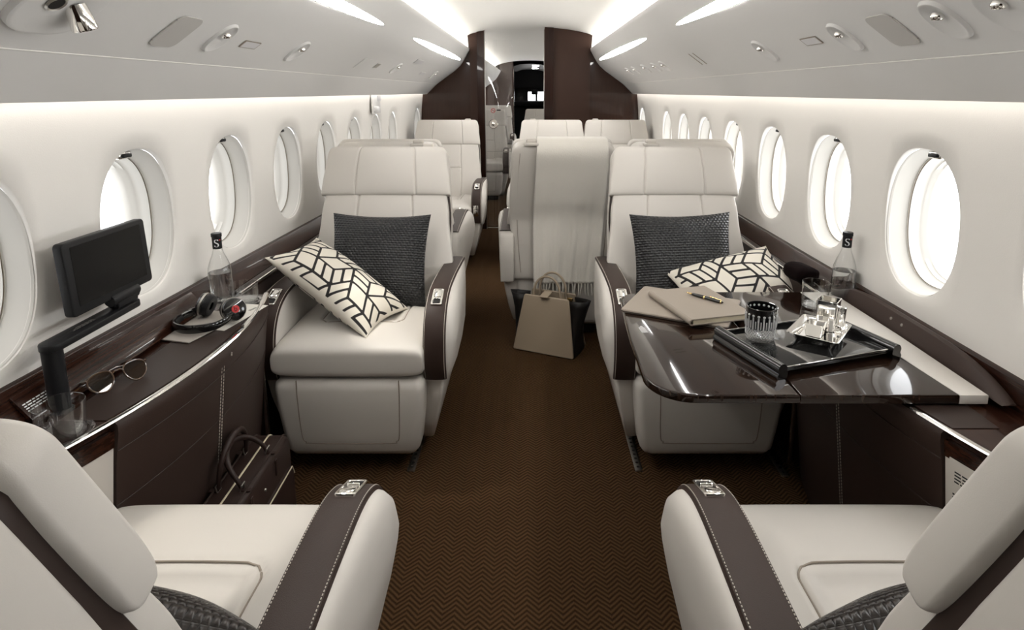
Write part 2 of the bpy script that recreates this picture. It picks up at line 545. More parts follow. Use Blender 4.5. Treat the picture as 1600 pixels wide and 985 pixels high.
def window_meshes(sx):
    def Lp(a, b, o, n=2.35, zc=0., k=NW): return [(sx * o, y, z + zc) for y, z in sell(a, b, n, k)]
    fr = B()
    loft(fr, [Lp(.1550, .2020, .006), Lp(.153, .2, .012)], cap=False)
    loft(fr, [Lp(.1555, .2025, .0135), Lp(.1545, .2015, .020), Lp(.151, .1965, .036), Lp(.147, .1915, .052), Lp(.144, .188, .058), Lp(.141, .185, .0585)], cap=False)
    se = B()
    loft(se, [Lp(.153, .2, .012), Lp(.157, .204, .0125), Lp(.157, .204, .0135), Lp(.1555, .2025, .0135)], cap=False)
    loft(se, [Lp(.141, .185, .0585), Lp(.1425, .1865, .060), Lp(.1425, .1865, .062), Lp(.1405, .1845, .062)], cap=False)
    inn = B()
    loft(inn, [Lp(.1405, .1845, .062), Lp(.138, .1815, .080), Lp(.136, .179, .094), Lp(.1335, .176, .096), Lp(.1325, .175, .108), Lp(.129, .171, .111), Lp(.128, .170, .135)], cap=False)
    pa = B(); vs = [pa.verts.new(p) for p in Lp(.1285, .1705, .118)]; pa.faces.new(vs)
    la = B()
    box(la, (.024, .052, .020), (sx * .030, -.002, .186), .004, 2)
    lb = B(); box(lb, (.010, .034, .010), (sx * .0165, -.002, .185), .002, 2)
    return [('window_frame', fr, 'reveal'), ('seal', se, 'ring'), ('inner_frame', inn, 'reveal'), ('pane', pa, 'pane'), ('latch', la, 'chrome'), ('latch_button', lb, 'black')]
wn = 0
for sx in (-1, 1):
    proto = None
    for k, yc in zip(range(-6, 20), WIN):
        if k in SKIP or k == -6: continue
        wn += 1
        loc = (sx * Xw(1.005), yc, 1.005)
        if proto is None:
            proto = sempty('window_%d' % wn, loc)
            for n_, b_, m_ in window_meshes(sx): obj(n_, b_, m_, proto, angle=50)
        else:
            w = dup_simple(proto, Vector(loc) - Vector(proto.location)); w.name = 'window_%d' % wn

bm = B(); box(bm, (2.3, YB + 4.5 - YA, .05), (0, (YA + YB + 4.5) / 2, -.025)); struct('floor', bm, 'carpet')

# overhead bins and ceiling
BIN = [(.985, 1.41), (.992, 1.36), (1.002, 1.342), (1.0055, 1.338), (1.002, 1.3405), (.910, 1.4285), (.905, 1.433), (.899, 1.4375), (.726, 1.56), (.70, 1.582), (.675, 1.606), (.653, 1.634), (.634, 1.664), (.612, 1.700), (.586, 1.742),
       (.581, 1.752), (.579, 1.763), (.584, 1.770), (.592, 1.772), (.66, 1.765)]
def strip(bm, prof, y0, y1, sx=1, n=2):
    ys = [y0 + (y1 - y0) * i / (n - 1) for i in range(n)]
    vs = [[bm.verts.new((sx * x, y, z)) for x, z in prof] for y in ys]
    for a, b in zip(vs, vs[1:]):
        for i in range(len(prof) - 1): bm.faces.new((a[i], a[i + 1], b[i + 1], b[i]))
for sx, nm in ((-1, 'ceiling_left'), (1, 'ceiling_right')):
    bm = B(); strip(bm, BIN, YA, YB, sx, 6); struct(nm, bm, 'bin', angle=25)
DOME = [(.72 * math.cos(a), 1.80 + .165 * math.sin(a)) for a in [PI * i / 24 for i in range(25)]]
bm = B(); strip(bm, [(.72, 1.74)] + DOME + [(-.72, 1.74)], YA, YB, 1, 6); struct('ceiling', bm, 'ceil', angle=60)
# outer skin that keeps daylight out above the bins
bm = B(); strip(bm, [(1.16, 1.36), (1.10, 1.42), (.95, 1.7), (.7, 1.95), (.35, 2.05), (0, 2.08), (-.35, 2.05), (-.7, 1.95), (-.95, 1.7), (-1.10, 1.42), (-1.16, 1.36)], YA, YB + 4.2); struct('roof', bm, 'wall')
bm = B()
box(bm, (2.4, .05, 2.2), (0, YA - .03, 1.05)); struct('wall_aft_blocker', bm, 'wood_panel')  # unseen end wall, added dark and close to cut fill from behind the camera

# cove lights
for sx in (-1, 1):
    bm = B(); box(bm, (.016, YB - YA - .2, .006), (sx * 1.012, (YA + YB) / 2, 1.402)); struct('trim_%d' % (1 if sx < 0 else 2), bm, 'cove')
    bm = B(); box(bm, (.03, YB - YA - .2, .006), (sx * .655, (YA + YB) / 2, 1.776)); struct('trim_%d' % (3 if sx < 0 else 4), bm, 'cove_top')

for sx in (-1, 1):
    bm = B(); tube(bm, [(sx * .9048, YA + .05, 1.4328), (sx * .9048, YB - .05, 1.4328)], .0016, 8); struct('trim_%d' % (7 if sx < 0 else 8), bm, 'ceil')  # paler bead added to draw the highlight line along the bin crease
# bin surface frame: u along Y, v up the slope, n into the cabin
def bin_mx(sx, y, x=.812, z=1.499, seg=((.905, 1.433), (.726, 1.56)), off=0.):
    (x0, z0), (x1, z1) = seg
    v = Vector((sx * (x1 - x0), 0, z1 - z0)).normalized()
    n = Vector((-sx * (z1 - z0), 0, (x1 - x0))).normalized()
    if n.z > 0: n = -n
    u = Vector((0, 1, 0))
    m = Matrix((u, v, n)).transposed().to_4x4(); m.translation = Vector((sx * x, y, z)) + n * off
    return m

# elliptical ceiling lights
for sx, side in ((-1, 'left'), (1, 'right')):
    for yc, hl, wh in ((1.72, 1.03, 'nearer'), (4.58, 1.14, 'farther')):
        mx = bin_mx(sx, yc, .6435, 1.649, ((.653, 1.634), (.634, 1.664)), .001)
        t = thing('ceiling_light', '%s white sliver-shaped ceiling light along the %s overhead panel' % (wh, side), 'ceiling light', mx.translation, group='sliver ceiling lights')
        mi = Matrix.Translation(-mx.translation) @ mx
        def sl(a, b, z): return [mi @ Vector((a * math.cos(q), b * math.sin(q), z)) for q in [2 * PI * i / 64 for i in range(64)]]
        bm = B(); vs = [bm.verts.new(p) for p in sl(hl, .0195, .0012)]; bm.faces.new(vs); obj('diffuser', bm, 'lamp', t)
        bm = B(); loft(bm, [sl(hl, .0195, .0015), sl(hl + .006, .022, .0015), sl(hl + .008, .0235, -.001)], cap=False); obj('rim', bm, 'bin', t)

# ------------------------------------------------------------------ overhead units
def oval(bm, a, b, z0, z1, mx, n=2.3, dish=0.):
    k = 40
    def Lp(s, z): return [mx @ Vector((x * s, y * s, z)) for x, y in sell(a, b, n, k)]
    loft(bm, [Lp(1., z0), Lp(1., z0 + (z1 - z0) * .5), Lp(.985, z1 - (z1 - z0) * .1), Lp(.95, z1), Lp(.9, z1), Lp(.86, z1 - dish * .5), Lp(.8, z1 - dish), Lp(.01, z1 - dish)])

def spot(sx, y, label, a=.036, b=.052, x=.812, z=1.499, ball=True, g='reading spots in the overhead panels'):
    mx = bin_mx(sx, y, x, z)
    t = thing('reading_spot', label, 'reading light', mx.translation, group=g)
    mi = Matrix.Translation(-mx.translation) @ mx
    bm = B(); k = 40
    def Lp(sc, z, dy=0., dx=0.): return [mi @ Vector((x * sc + dx, y * sc + dy, z)) for x, y in sell(a, b, 2.3, k)]
    loft(bm, [Lp(1.10, -.001), Lp(1.06, .004), Lp(1.02, .0068), Lp(.98, .0072), Lp(.93, .006), Lp(.80, .0028, b * .04), Lp(.62, .0012, b * .12), Lp(.02, .0012, b * .2)]); obj('bezel', bm, 'bin', t)
    bm = B(); m2 = mi @ T((0, b * .30, .004), (R(38), 0, 0))
    lathe(bm, [(0, -.006), (.0115, -.006), (.0135, .0), (.0125, .006), (.0105, .008), (.0085, .004), (0, .003)], 24, m2); obj('eyeball_lamp', bm, 'chrome', t)
    return t
L_ = 'left overhead panel'; R_ = 'right overhead panel'
spot(-1, 1.637, 'pale oval reading spot between speaker grille and small sign on the ' + L_, .035, .052)
spot(-1, 2.172, 'pale oval reading spot with shiny eyeball, beyond the small sign on the ' + L_, .040, .050)
spot(-1, 3.742, 'small oval spot midway to the bulkhead on the ' + L_, .05, .045)
spot(-1, 5.20, 'oval spot closest to the dark bulkhead on the ' + L_, .06, .045)
spot(1, 2.15, 'pale oval reading spot with shiny eyeball, beyond the small sign on the ' + R_, .044, .052)
spot(1, 1.61, 'pale oval reading spot between speaker grille and small sign on the ' + R_, .036, .052)
spot(1, 1.228, 'large oval spot nearer than the speaker grille on the ' + R_, .038, .055)
spot(1, 1.07, 'large round spot at the upper right corner of the photo, cut by the frame', .052, .058)
far_l = ['first', 'second', 'third', 'fourth', 'fifth']
for i, y in enumerate((4.88, 4.60, 4.22, 3.90, 3.66)):
    spot(1, y, '%s small oval spot from the dark bulkhead in the cluster on the %s' % (far_l[i], R_), .06, .042, .786 + .003 * i, 1.5175 - .002 * i, g='cluster of small spots far along the right overhead panel')

def pcu(sx, y, label):
    mx = bin_mx(sx, y, .80, 1.508)
    t = thing('passenger_service_unit', label, 'service panel', mx.translation)
    mi = Matrix.Translation(-mx.translation) @ mx
    bm = B(); oval(bm, .085, .072, -.004, .013, mi, 2.8); obj('cover', bm, 'bin', t)
    bm = B(); m2 = mi @ T((-.028, .012, .011)); lathe(bm, [(0, .0), (.017, .0), (.019, .004), (.016, .007), (.013, .004), (0, .002)], 24, m2); obj('air_nozzle', bm, 'steel', t)
    bm = B(); lathe(bm, [(0, .003), (.0135, .003), (.0135, .0052), (0, .0052)], 20, m2); obj('nozzle_opening', bm, 'dark', t)
    bm = B(); m3 = mi @ T((.022, .008, .012), (R(28), R(20), 0))
    lathe(bm, [(0, -.006), (.017, -.006), (.019, .010), (.021, .036), (.0195, .039), (.017, .035), (0, .034)], 24, m3); obj('lamp_head', bm, 'chrome', t)
pcu(-1, 1.07, 'large pale service unit with chrome lamp and air nozzle, upper left corner of the photo')

for sx, y, lab in ((-1, 1.443, 'perforated speaker grille beside the chrome lamp unit on the ' + L_), (1, 1.407, 'perforated speaker grille between two oval spots on the ' + R_)):
    mx = bin_mx(sx, y, .815, 1.4965, off=.0005)
    bm = B(); pts = rrect(.098, .108, .022)
    prism(bm, pts, .003)
    uv = bm.loops.layers.uv.new('UVMap')
    for f in bm.faces:
        for l in f.loops: l[uv].uv = (l.vert.co.x, l.vert.co.y)
    o = obj('speaker_grille', bm, 'grille'); o.matrix_world = mx; tag(o, lab, 'speaker')
def plate(nm, sx, y, w, h, lab, cat, x=.812, z=1.499, m='white', lines=0, off=.0006):
    mx = bin_mx(sx, y, x, z, off=off); t = thing(nm, lab, cat, mx.translation)
    mi = Matrix.Translation(-mx.translation) @ mx
    bm = B(); prism(bm, rrect(w, h, .003), .002, mi); obj('surround', bm, 'ring' if lines == 0 else 'bin', t)
    bm = B(); prism(bm, rrect(w * .9, h * .82, .002), .0026, mi); obj('face', bm, m, t)
    return t
M['signface'] = mat('sign_face', (.66, .65, .66), .35)
plate('sign_panel', -1, 1.822, .10, .030, 'small flat rectangular sign between two oval spots on the ' + L_, 'sign', .818, 1.495, 'signface')
plate('sign_panel', 1, 1.787, .10, .032, 'small flat rectangular sign between two oval spots on the ' + R_, 'sign', .806, 1.503, 'signface')
plate('call_panel', -1, 3.04, .15, .075, 'flush panel with two tiny switches on the ' + L_, 'panel', .818, 1.495, 'bin', 1)
plate('switch_plate', -1, 3.30, .07, .042, 'tiny chrome switch plate beyond the flush panel on the ' + L_, 'switch', .815, 1.4965, 'steel', 1)
plate('sign_panel', -1, 4.118, .26, .042, 'grey flat sign above the small spot far along the ' + L_, 'sign', .735, 1.5535, 'signface', 1)
plate('sign_panel', -1, 4.70, .20, .030, 'tiny grey sign before the bulkhead on the ' + L_, 'sign', .818, 1.495, 'signface', 1)
mx = bin_mx(1, 2.94, .794, 1.512); tv = thing('slot_vent', 'pair of thin slots in the right overhead panel', 'vent', mx.translation)
for d in (-.035, .035): 
    bm = B(); box(bm, (.012, .085, .0014), (d, 0, .0006), mx=Matrix.Translation(-mx.translation) @ mx); obj('slot', bm, 'ring', tv)
# wall unit on the left by the far windows
t = thing('wall_unit', 'small white fitting with printed card above the far left windows', 'wall fitting', (-1.04, 4.12, 1.28))
bm = B(); box(bm, (.012, .20, .13), (.004, 0, 0), .003); obj('backplate', bm, 'bin', t)
bm = B(); box(bm, (.003, .09, .035), (.0115, .06, .035)); obj('card', bm, 'signface', t)
bm = B(); box(bm, (.03, .06, .035), (.02, -.05, -.035), .01, 3); obj('knob', bm, 'white', t)

# ------------------------------------------------------------------ ledges along the walls
def ledge(sx, nm):
    t = sempty(nm)
    bm = B()
    def sec(y):
        z1 = (.770 - .016 * (min(y, 4) - 1)) if sx < 0 else .742
        xb = 1.012 if sx < 0 else (1.058 if y < 1.99 else 1.015)
        return [(sx * 1.085, y, z1), (sx * 1.068, y, z1), (sx * 1.060, y, z1 - .004), (sx * xb, y, .692), (sx * xb, y, .66), (sx * 1.085, y, .66)]
    ys = [YA, .3, 1., 1.98, 2.0, 3., 4., 5., BK]
    loft(bm, [sec(y) for y in ys]); obj('belt_rail', bm, 'wood', t, angle=30)
    for y0, y1 in ((-.5, .94), (1.965, BK)):
        bm = B(); box(bm, (.062, y1 - y0, .024), (sx * 1.018, (y0 + y1) / 2, .678), .005, 2); obj('shelf_top', bm, 'wood_table', t)
        bm = B(); box(bm, (.05, y1 - y0 - .005, .668), (sx * 1.018, (y0 + y1) / 2, .335), .004, 1); obj('shelf_front', bm, 'cream2' if y0 < 0 else 'brown_plain', t)
        bm = B(); box(bm, (.006, y1 - y0, .012), (sx * .986, (y0 + y1) / 2, .683), .002, 2); obj('edge_strip', bm, 'chrome', t)
ledge(-1, 'trim_5'); ledge(1, 'trim_6')

def cred_x(y, sag=.068):
    """plan curve of the cabinet front"""
    return .880 - sag * (1 - ((y - 1.50) / .44) ** 2)

def credenza(sx, label, ztop, open_table=False):
    t = thing('credenza', label, 'cabinet', (sx * .93, 1.51, 0))
    ox, oy = sx * .93, 1.51
    Y0 = 1.147
    ys = [Y0 + (1.945 - Y0) * i / 30 for i in range(31)]
    def P(x, y, z): return (sx * x - ox, y - oy, z)
    # front leather panel: leans in towards the floor, rolled top edge
    zs = [(.0, .02), (0, .25), (0, .45), (0, ztop - .10), (-.002, ztop - .06), (-.004, ztop - .03), (-.002, ztop - .012), (.006, ztop - .003)]
    bm = B()
    def face(off):
        return [[P(cred_x(y) + (ztop - z) * .13 + o + off, y, z) for y in ys] for o, z in zs]
    a = face(0.); b = face(.03)
    va = [[bm.verts.new(p) for p in r] for r in a]; vb = [[bm.verts.new(p) for p in r] for r in b]
    for G in (va, vb):
        for i in range(len(G) - 1):
            for j in range(30): bm.faces.new((G[i][j], G[i][j + 1], G[i + 1][j + 1], G[i + 1][j]))
    for j in range(30):
        bm.faces.new((va[0][j], va[0][j + 1], vb[0][j + 1], vb[0][j])); bm.faces.new((va[-1][j], va[-1][j + 1], vb[-1][j + 1], vb[-1][j]))
    for j in (0, 30):
        for i in range(len(va) - 1): bm.faces.new((va[i][j], va[i + 1][j], vb[i + 1][j], vb[i][j]))
    fp = obj('front_panel', bm, 'brown', t, angle=50)
    bm = B()
    for dz in (.20, .07):
        bm = B(); tube(bm, [P(cred_x(y) + dz * .13 - (.0006 if dz > .1 else .0026), y, ztop - dz) for y in ys], .0014, 6); obj('seam', bm, 'brown_plain', fp)
    bm = B()
    for d in (-.006, .006):
        z = ztop - .05
        while z > .06:
            y = 1.50 + d
            tube(bm, [P(cred_x(y) + (ztop - z) * .13 - .0022, y, z), P(cred_x(y) + (ztop - z + .006) * .13 - .0022, y, z - .006)], .0011, 5)
            z -= .0095
    obj('stitching', bm, 'thread', fp)
    # carcass
    bm = B(); loft(bm, [[P(cred_x(y) + .04 + .13 * ztop, y, z) for y in ys] + [P(1.0 + .004, 1.945, z), P(1.0 + .004, Y0, z)] for z in (.01, ztop - .024)]); obj('carcass', bm, 'dark', t)
    # top: wood with a leather inlay
    def plan(o, y0, y1, back): 
        yy = [y0 + (y1 - y0) * i / 24 for i in range(25)]
        return [P(cred_x(y) + o, y, 0)[:2] for y in yy] + [P(back, y1, 0)[:2], P(back, y0, 0)[:2]]
    bm = B(); prism(bm, plan(.016, .952, 1.942, 1.014 if sx < 0 else 1.056), .020, Matrix.Translation((0, 0, ztop - .021))); tp = obj('top', bm, 'wood', t, angle=30)
    bm = B(); prism(bm, plan(.022, 1.147, 1.80, .975), .0018, Matrix.Translation((0, 0, ztop - .0012))); obj('leather_inlay', bm, 'brown_plain', tp, angle=30)
    y2 = [.955 + (1.144 - .955) * i / 12 for i in range(13)]
    bm = B(); loft(bm, [[P(cred_x(y) + (ztop - z) * .13 + .004, y, z) for y in y2] + [P(1.005, 1.144, z), P(1.005, .955, z)] for z in (.02, .3, ztop - .062)]); ep = obj('end_panel', bm, 'cream2', t, angle=30)
    bm = B(); tube(bm, [P(cred_x(y) + .24 * .13 + .0036, y, ztop - .24) for y in y2], .0013, 6); obj('seam', bm, 'taupe', ep)
    bm = B(); loft(bm, [[P(cred_x(y) + (ztop - z) * .13 + .002, y, z) for y in y2] + [P(1.005, 1.144, z), P(1.005, .955, z)] for z in (ztop - .060, ztop - .022)]); obj('end_rail', bm, 'wood', t, angle=30)
    # bright edge strip
    bm = B(); tube(bm, [P(cred_x(y) + .008, y, ztop - .001) for y in [.955 + .995 * i / 40 for i in range(41)]], .0085, 8, flat=(1, .55)); obj('edge_strip', bm, 'chrome', t)
    bm = B(); box(bm, (.014, .010, ztop - .06), (sx * (cred_x(1.945) + .045) - ox, 1.952 - oy, (ztop) / 2 + .02), .003, 2); obj('end_strip', bm, 'chrome', t)
    bm = B(); box(bm, (.018, .004, .012), P(cred_x(1.52) + .0005, 1.53, ztop - .028), .002, 2); obj('pull_tab', bm, 'chrome', t)
    return t
credenza(-1, 'dark brown leather-fronted cabinet with bright edge strip under the screen', .690)
credenza(1, 'dark brown leather-fronted cabinet in shade under the extended table', .672)

# raised wood panel with print behind the monitor post
t = thing('stowage_panel', 'dark glossy wood flap with white print below the left wall beside the screen post', 'panel', (-1.03, 1.45, .72))
v = Vector((-.056, 0, .070)).normalized(); n = Vector((.070, 0, .056)).normalized()
mxp = Matrix((Vector((0, 1, 0)), v, n)).transposed().to_4x4(); mxp.translation = n * .005
bm = B(); box(bm, (.66, .072, .010), bev=.002, mx=mxp); obj('flap', bm, 'wood', t)
bm = B(); lines_bm(bm, .075, .022, 4, mxp @ T((-.285, .002, .0052))); obj('lettering', bm, 'white', t)
# placard panel next to right cabinet
mxq = frame((.8985, 1.070, .50), (.287, -.958, 0), (-.95, -.28, -.12))
t = thing('placard', 'small printed instruction placard on cream panel beside the right cabinet', 'placard', (.8985, 1.070, .50))
mi = Matrix.Translation(-mxq.translation) @ mxq
bm = B(); box(bm, (.13, .24, .002), (0, 0, 0), mx=mi); obj('plate', bm, 'cream2', t)
bm = B(); lines_bm(bm, .085, .030, 4, mi @ T((-.01, .082, .001))); lines_bm(bm, .03, .05, 6, mi @ T((-.04, .02, .001))); lines_bm(bm, .035, .05, 6, mi @ T((.03, .02, .001)))
box(bm, (.035, .012, .0006), (.0, .022, .0013), mx=mi); obj('lettering', bm, 'black', t)

# ------------------------------------------------------------------ bulkheads
def half_section(x0, sx=1, lo=0.):
    """outline of the cabin section from x0 outwards on one side, (x,z)"""
    top = []
    if x0 < .60:
        xs = [x0 + (.60 - x0) * i / 10 for i in range(11)]
        top += [(x, 1.80 + .165 * math.sqrt(max(0, 1 - (x / .72) ** 2)) - .002) for x in xs]
        top += [(.594, 1.775), (.584, 1.760)]
    top += [p for p in BIN[:-4][::-1] if p[0] >= x0 and p[0] < .586][:0]
    for p in [(.612, 1.698), (.634, 1.662), (.653, 1.632), (.675, 1.604), (.726, 1.558), (.899, 1.4355), (.910, 1.4265), (1.003, 1.338)]:
        if p[0] > x0: top.append(p)
    wall = [(Xw(z) - .001, z) for z in (1.335, 1.2, 1.0, .8, .6, .3, 0.)]
    pts = top + wall + [(x0, 0.)]
    return [(sx * x, z) for x, z in pts]
def panel(name, pts, y, th, m, parent):
    bm = B(); prism(bm, pts, th, Matrix(((1, 0, 0, 0), (0, 0, -1, y + th), (0, 1, 0, 0), (0, 0, 0, 1)))); return obj(name, bm, m, parent, angle=30)
bh = sempty('wall_forward')
panel('outer_panel', half_section(.575), BK + .02, .04, 'wood_panel', bh)
panel('outer_panel', half_section(.575, -1), BK + .02, .04, 'wood_panel', bh)
def zdome(x): return 1.80 + .165 * math.sqrt(max(0, 1 - (x / .72) ** 2)) - .003
def upright(x0, x1, y, th, m, nm):
    xs = [x0 + (x1 - x0) * i / 8 for i in range(9)]
    return panel(nm, [(x, zdome(x)) for x in xs] + [(x1, 0), (x0, 0)], y, th, m, bh)
upright(.225, .58, BK - .015, .055, 'panel_matte', 'inner_panel')
upright(.140, .225, BK - .05, .11, 'wood_post', 'door_post')
upright(-.58, -.50, BK - .015, .055, 'panel_matte', 'inner_panel')
upright(-.505, -.437, BK - .05, .11, 'wood_post', 'door_post')
bm = B(); box(bm, (.60, .03, .006), (-.15, BK, .003), .002); obj('threshold_strip', bm, 'chrome', bh)
bm = B()
for x in (-.434, .137): box(bm, (.008, .02, 1.94), (x, BK - .03, .97), .002)
obj('edge_strip', bm, 'steel', bh)

bh2 = sempty('wall_cockpit')
for s in (1, -1): panel('cockpit_panel', half_section(.33 if s < 0 else .40, s), YB, .05, 'wood_panel', bh2)
bm = B(); box(bm, (.30, 1.6, 1.9), (-.50, YB + 1.0, .95), .01); obj('galley_unit', bm, 'wood_post', bh2)
bm = B(); box(bm, (.30, 1.6, 1.9), (.56, YB + 1.0, .95), .01); obj('galley_unit', bm, 'wood_post', bh2)
bm = B(); box(bm, (.012, .02, 1.86), (-.345, YB + .18, .95)); box(bm, (.012, .02, 1.86), (-.345, YB + .9, .95)); box(bm, (.02, .5, .02), (-.345, YB + .5, 1.05)); obj('galley_trim', bm, 'chrome', bh2)
bm = B(); strip(bm, [(.40, 1.84), (.2, 1.89), (0, 1.90), (-.2, 1.89), (-.36, 1.84)], YB, YB + 3.2); obj('vestibule_ceiling', bm, 'steel', bh2)
for y_ in (13.0, 14.4):
    bm = B(); box(bm, (.14, .10, .008), (.12, y_, 1.885), .002); obj('vestibule_lamp', bm, 'lamp', bh2)
ck = sempty('wall_windshield')
yw = YB + 3.6
bm = B(); box(bm, (2.4, .06, 1.13), (0, yw, .565)); box(bm, (2.4, .06, .9), (0, yw, 1.80)); box(bm, (1.1, .06, .5), (-.60, yw, 1.2)); box(bm, (.7, .06, .5), (.80, yw, 1.2)); box(bm, (.05, .06, .5), (.17, yw, 1.2)); obj('windshield_frame', bm, 'black', ck)
bm = B(); box(bm, (1.4, .3, .12), (0, yw - .2, 1.06), .03, 2); box(bm, (.16, .1, .16), (.12, yw - .3, 1.36), .02); obj('glareshield', bm, 'black', ck)
bm = B(); box(bm, (2.4, 3.7, .03), (0, YB + 1.9, 2.02)); box(bm, (.03, 3.7, 2.0), (1.15, YB + 1.9, 1.)); box(bm, (.03, 3.7, 2.0), (-1.15, YB + 1.9, 1.)); obj('cockpit_shell', bm, 'black', ck)
bm = B(); box(bm, (1.0, .01, .34), (0, yw - .035, 1.29)); obj('pane', bm, 'pane', ck)

# glass door leaf
t = thing('sliding_door', 'clear glass sliding door leaf with chrome latch at the dark bulkhead opening', 'door', (-.30, BK + .03, 0))
bm = B(); box(bm, (.26, .008, 1.84), (0, 0, .93), .002); obj('glass_leaf', bm, 'pane', t)
bm = B(); mr = T((-.06, -.006, 1.045), (R(90), 0, 0)); lathe(bm, [(0, 0), (.042, 0), (.045, .004), (.040, .010), (.030, .010), (.028, .004), (.020, .004), (.018, .022), (.010, .026), (0, .026)], 32, mr); obj('latch', bm, 'chrome', t)
bm = B(); box(bm, (.26, .004, .004), (0, -.006, .775)); obj('rail', bm, 'steel', t)
bm = B(); ms = T((-.062, -.0055, 1.175), (R(90), 0, 0))
ring = [(.020 * math.cos(a), .020 * math.sin(a), 0) for a in [2 * PI * i / 28 for i in range(28)]]
tube(bm, ring, .0028, 6, True, ms); tube(bm, [(-.014, .014, 0), (.014, -.014, 0)], .0022, 6, False, ms); obj('no_smoking_sign', bm, 'red', t)
bm = B(); box(bm, (.020, .004, .001), (-.001, 0, 0), mx=ms); box(bm, (.04, .012, .001), (.055, .004, 0), mx=ms); obj('sign_mark', bm, 'black', t)

# seat tracks in the carpet
def seat_track(x, y0, y1, lab):
    t = thing('seat_track', lab, 'floor rail', (x, (y0 + y1) / 2, 0), group=None)
    L = y1 - y0
    bm = B(); box(bm, (.026, L, .006), (0, 0, .003), .001); obj('rail', bm, 'steel', t)
    bm = B()
    n = int(L / .026)
    for i in range(n): lathe(bm, [(0, .0061), (.0058, .0061), (.0058, .0068), (0, .0068)], 10, T((0, -L / 2 + .02 + i * .026, 0)))
    obj('hole', bm, 'dark', t)
seat_track(-.433, 1.98, 2.95, 'perforated metal floor rail on the aisle side of the left facing seat')
seat_track(.397, 1.98, 2.95, 'perforated metal floor rail on the aisle side of the right facing seat')
seat_track(.917, 1.95, 2.95, 'perforated metal floor rail on the wall side of the right facing seat')

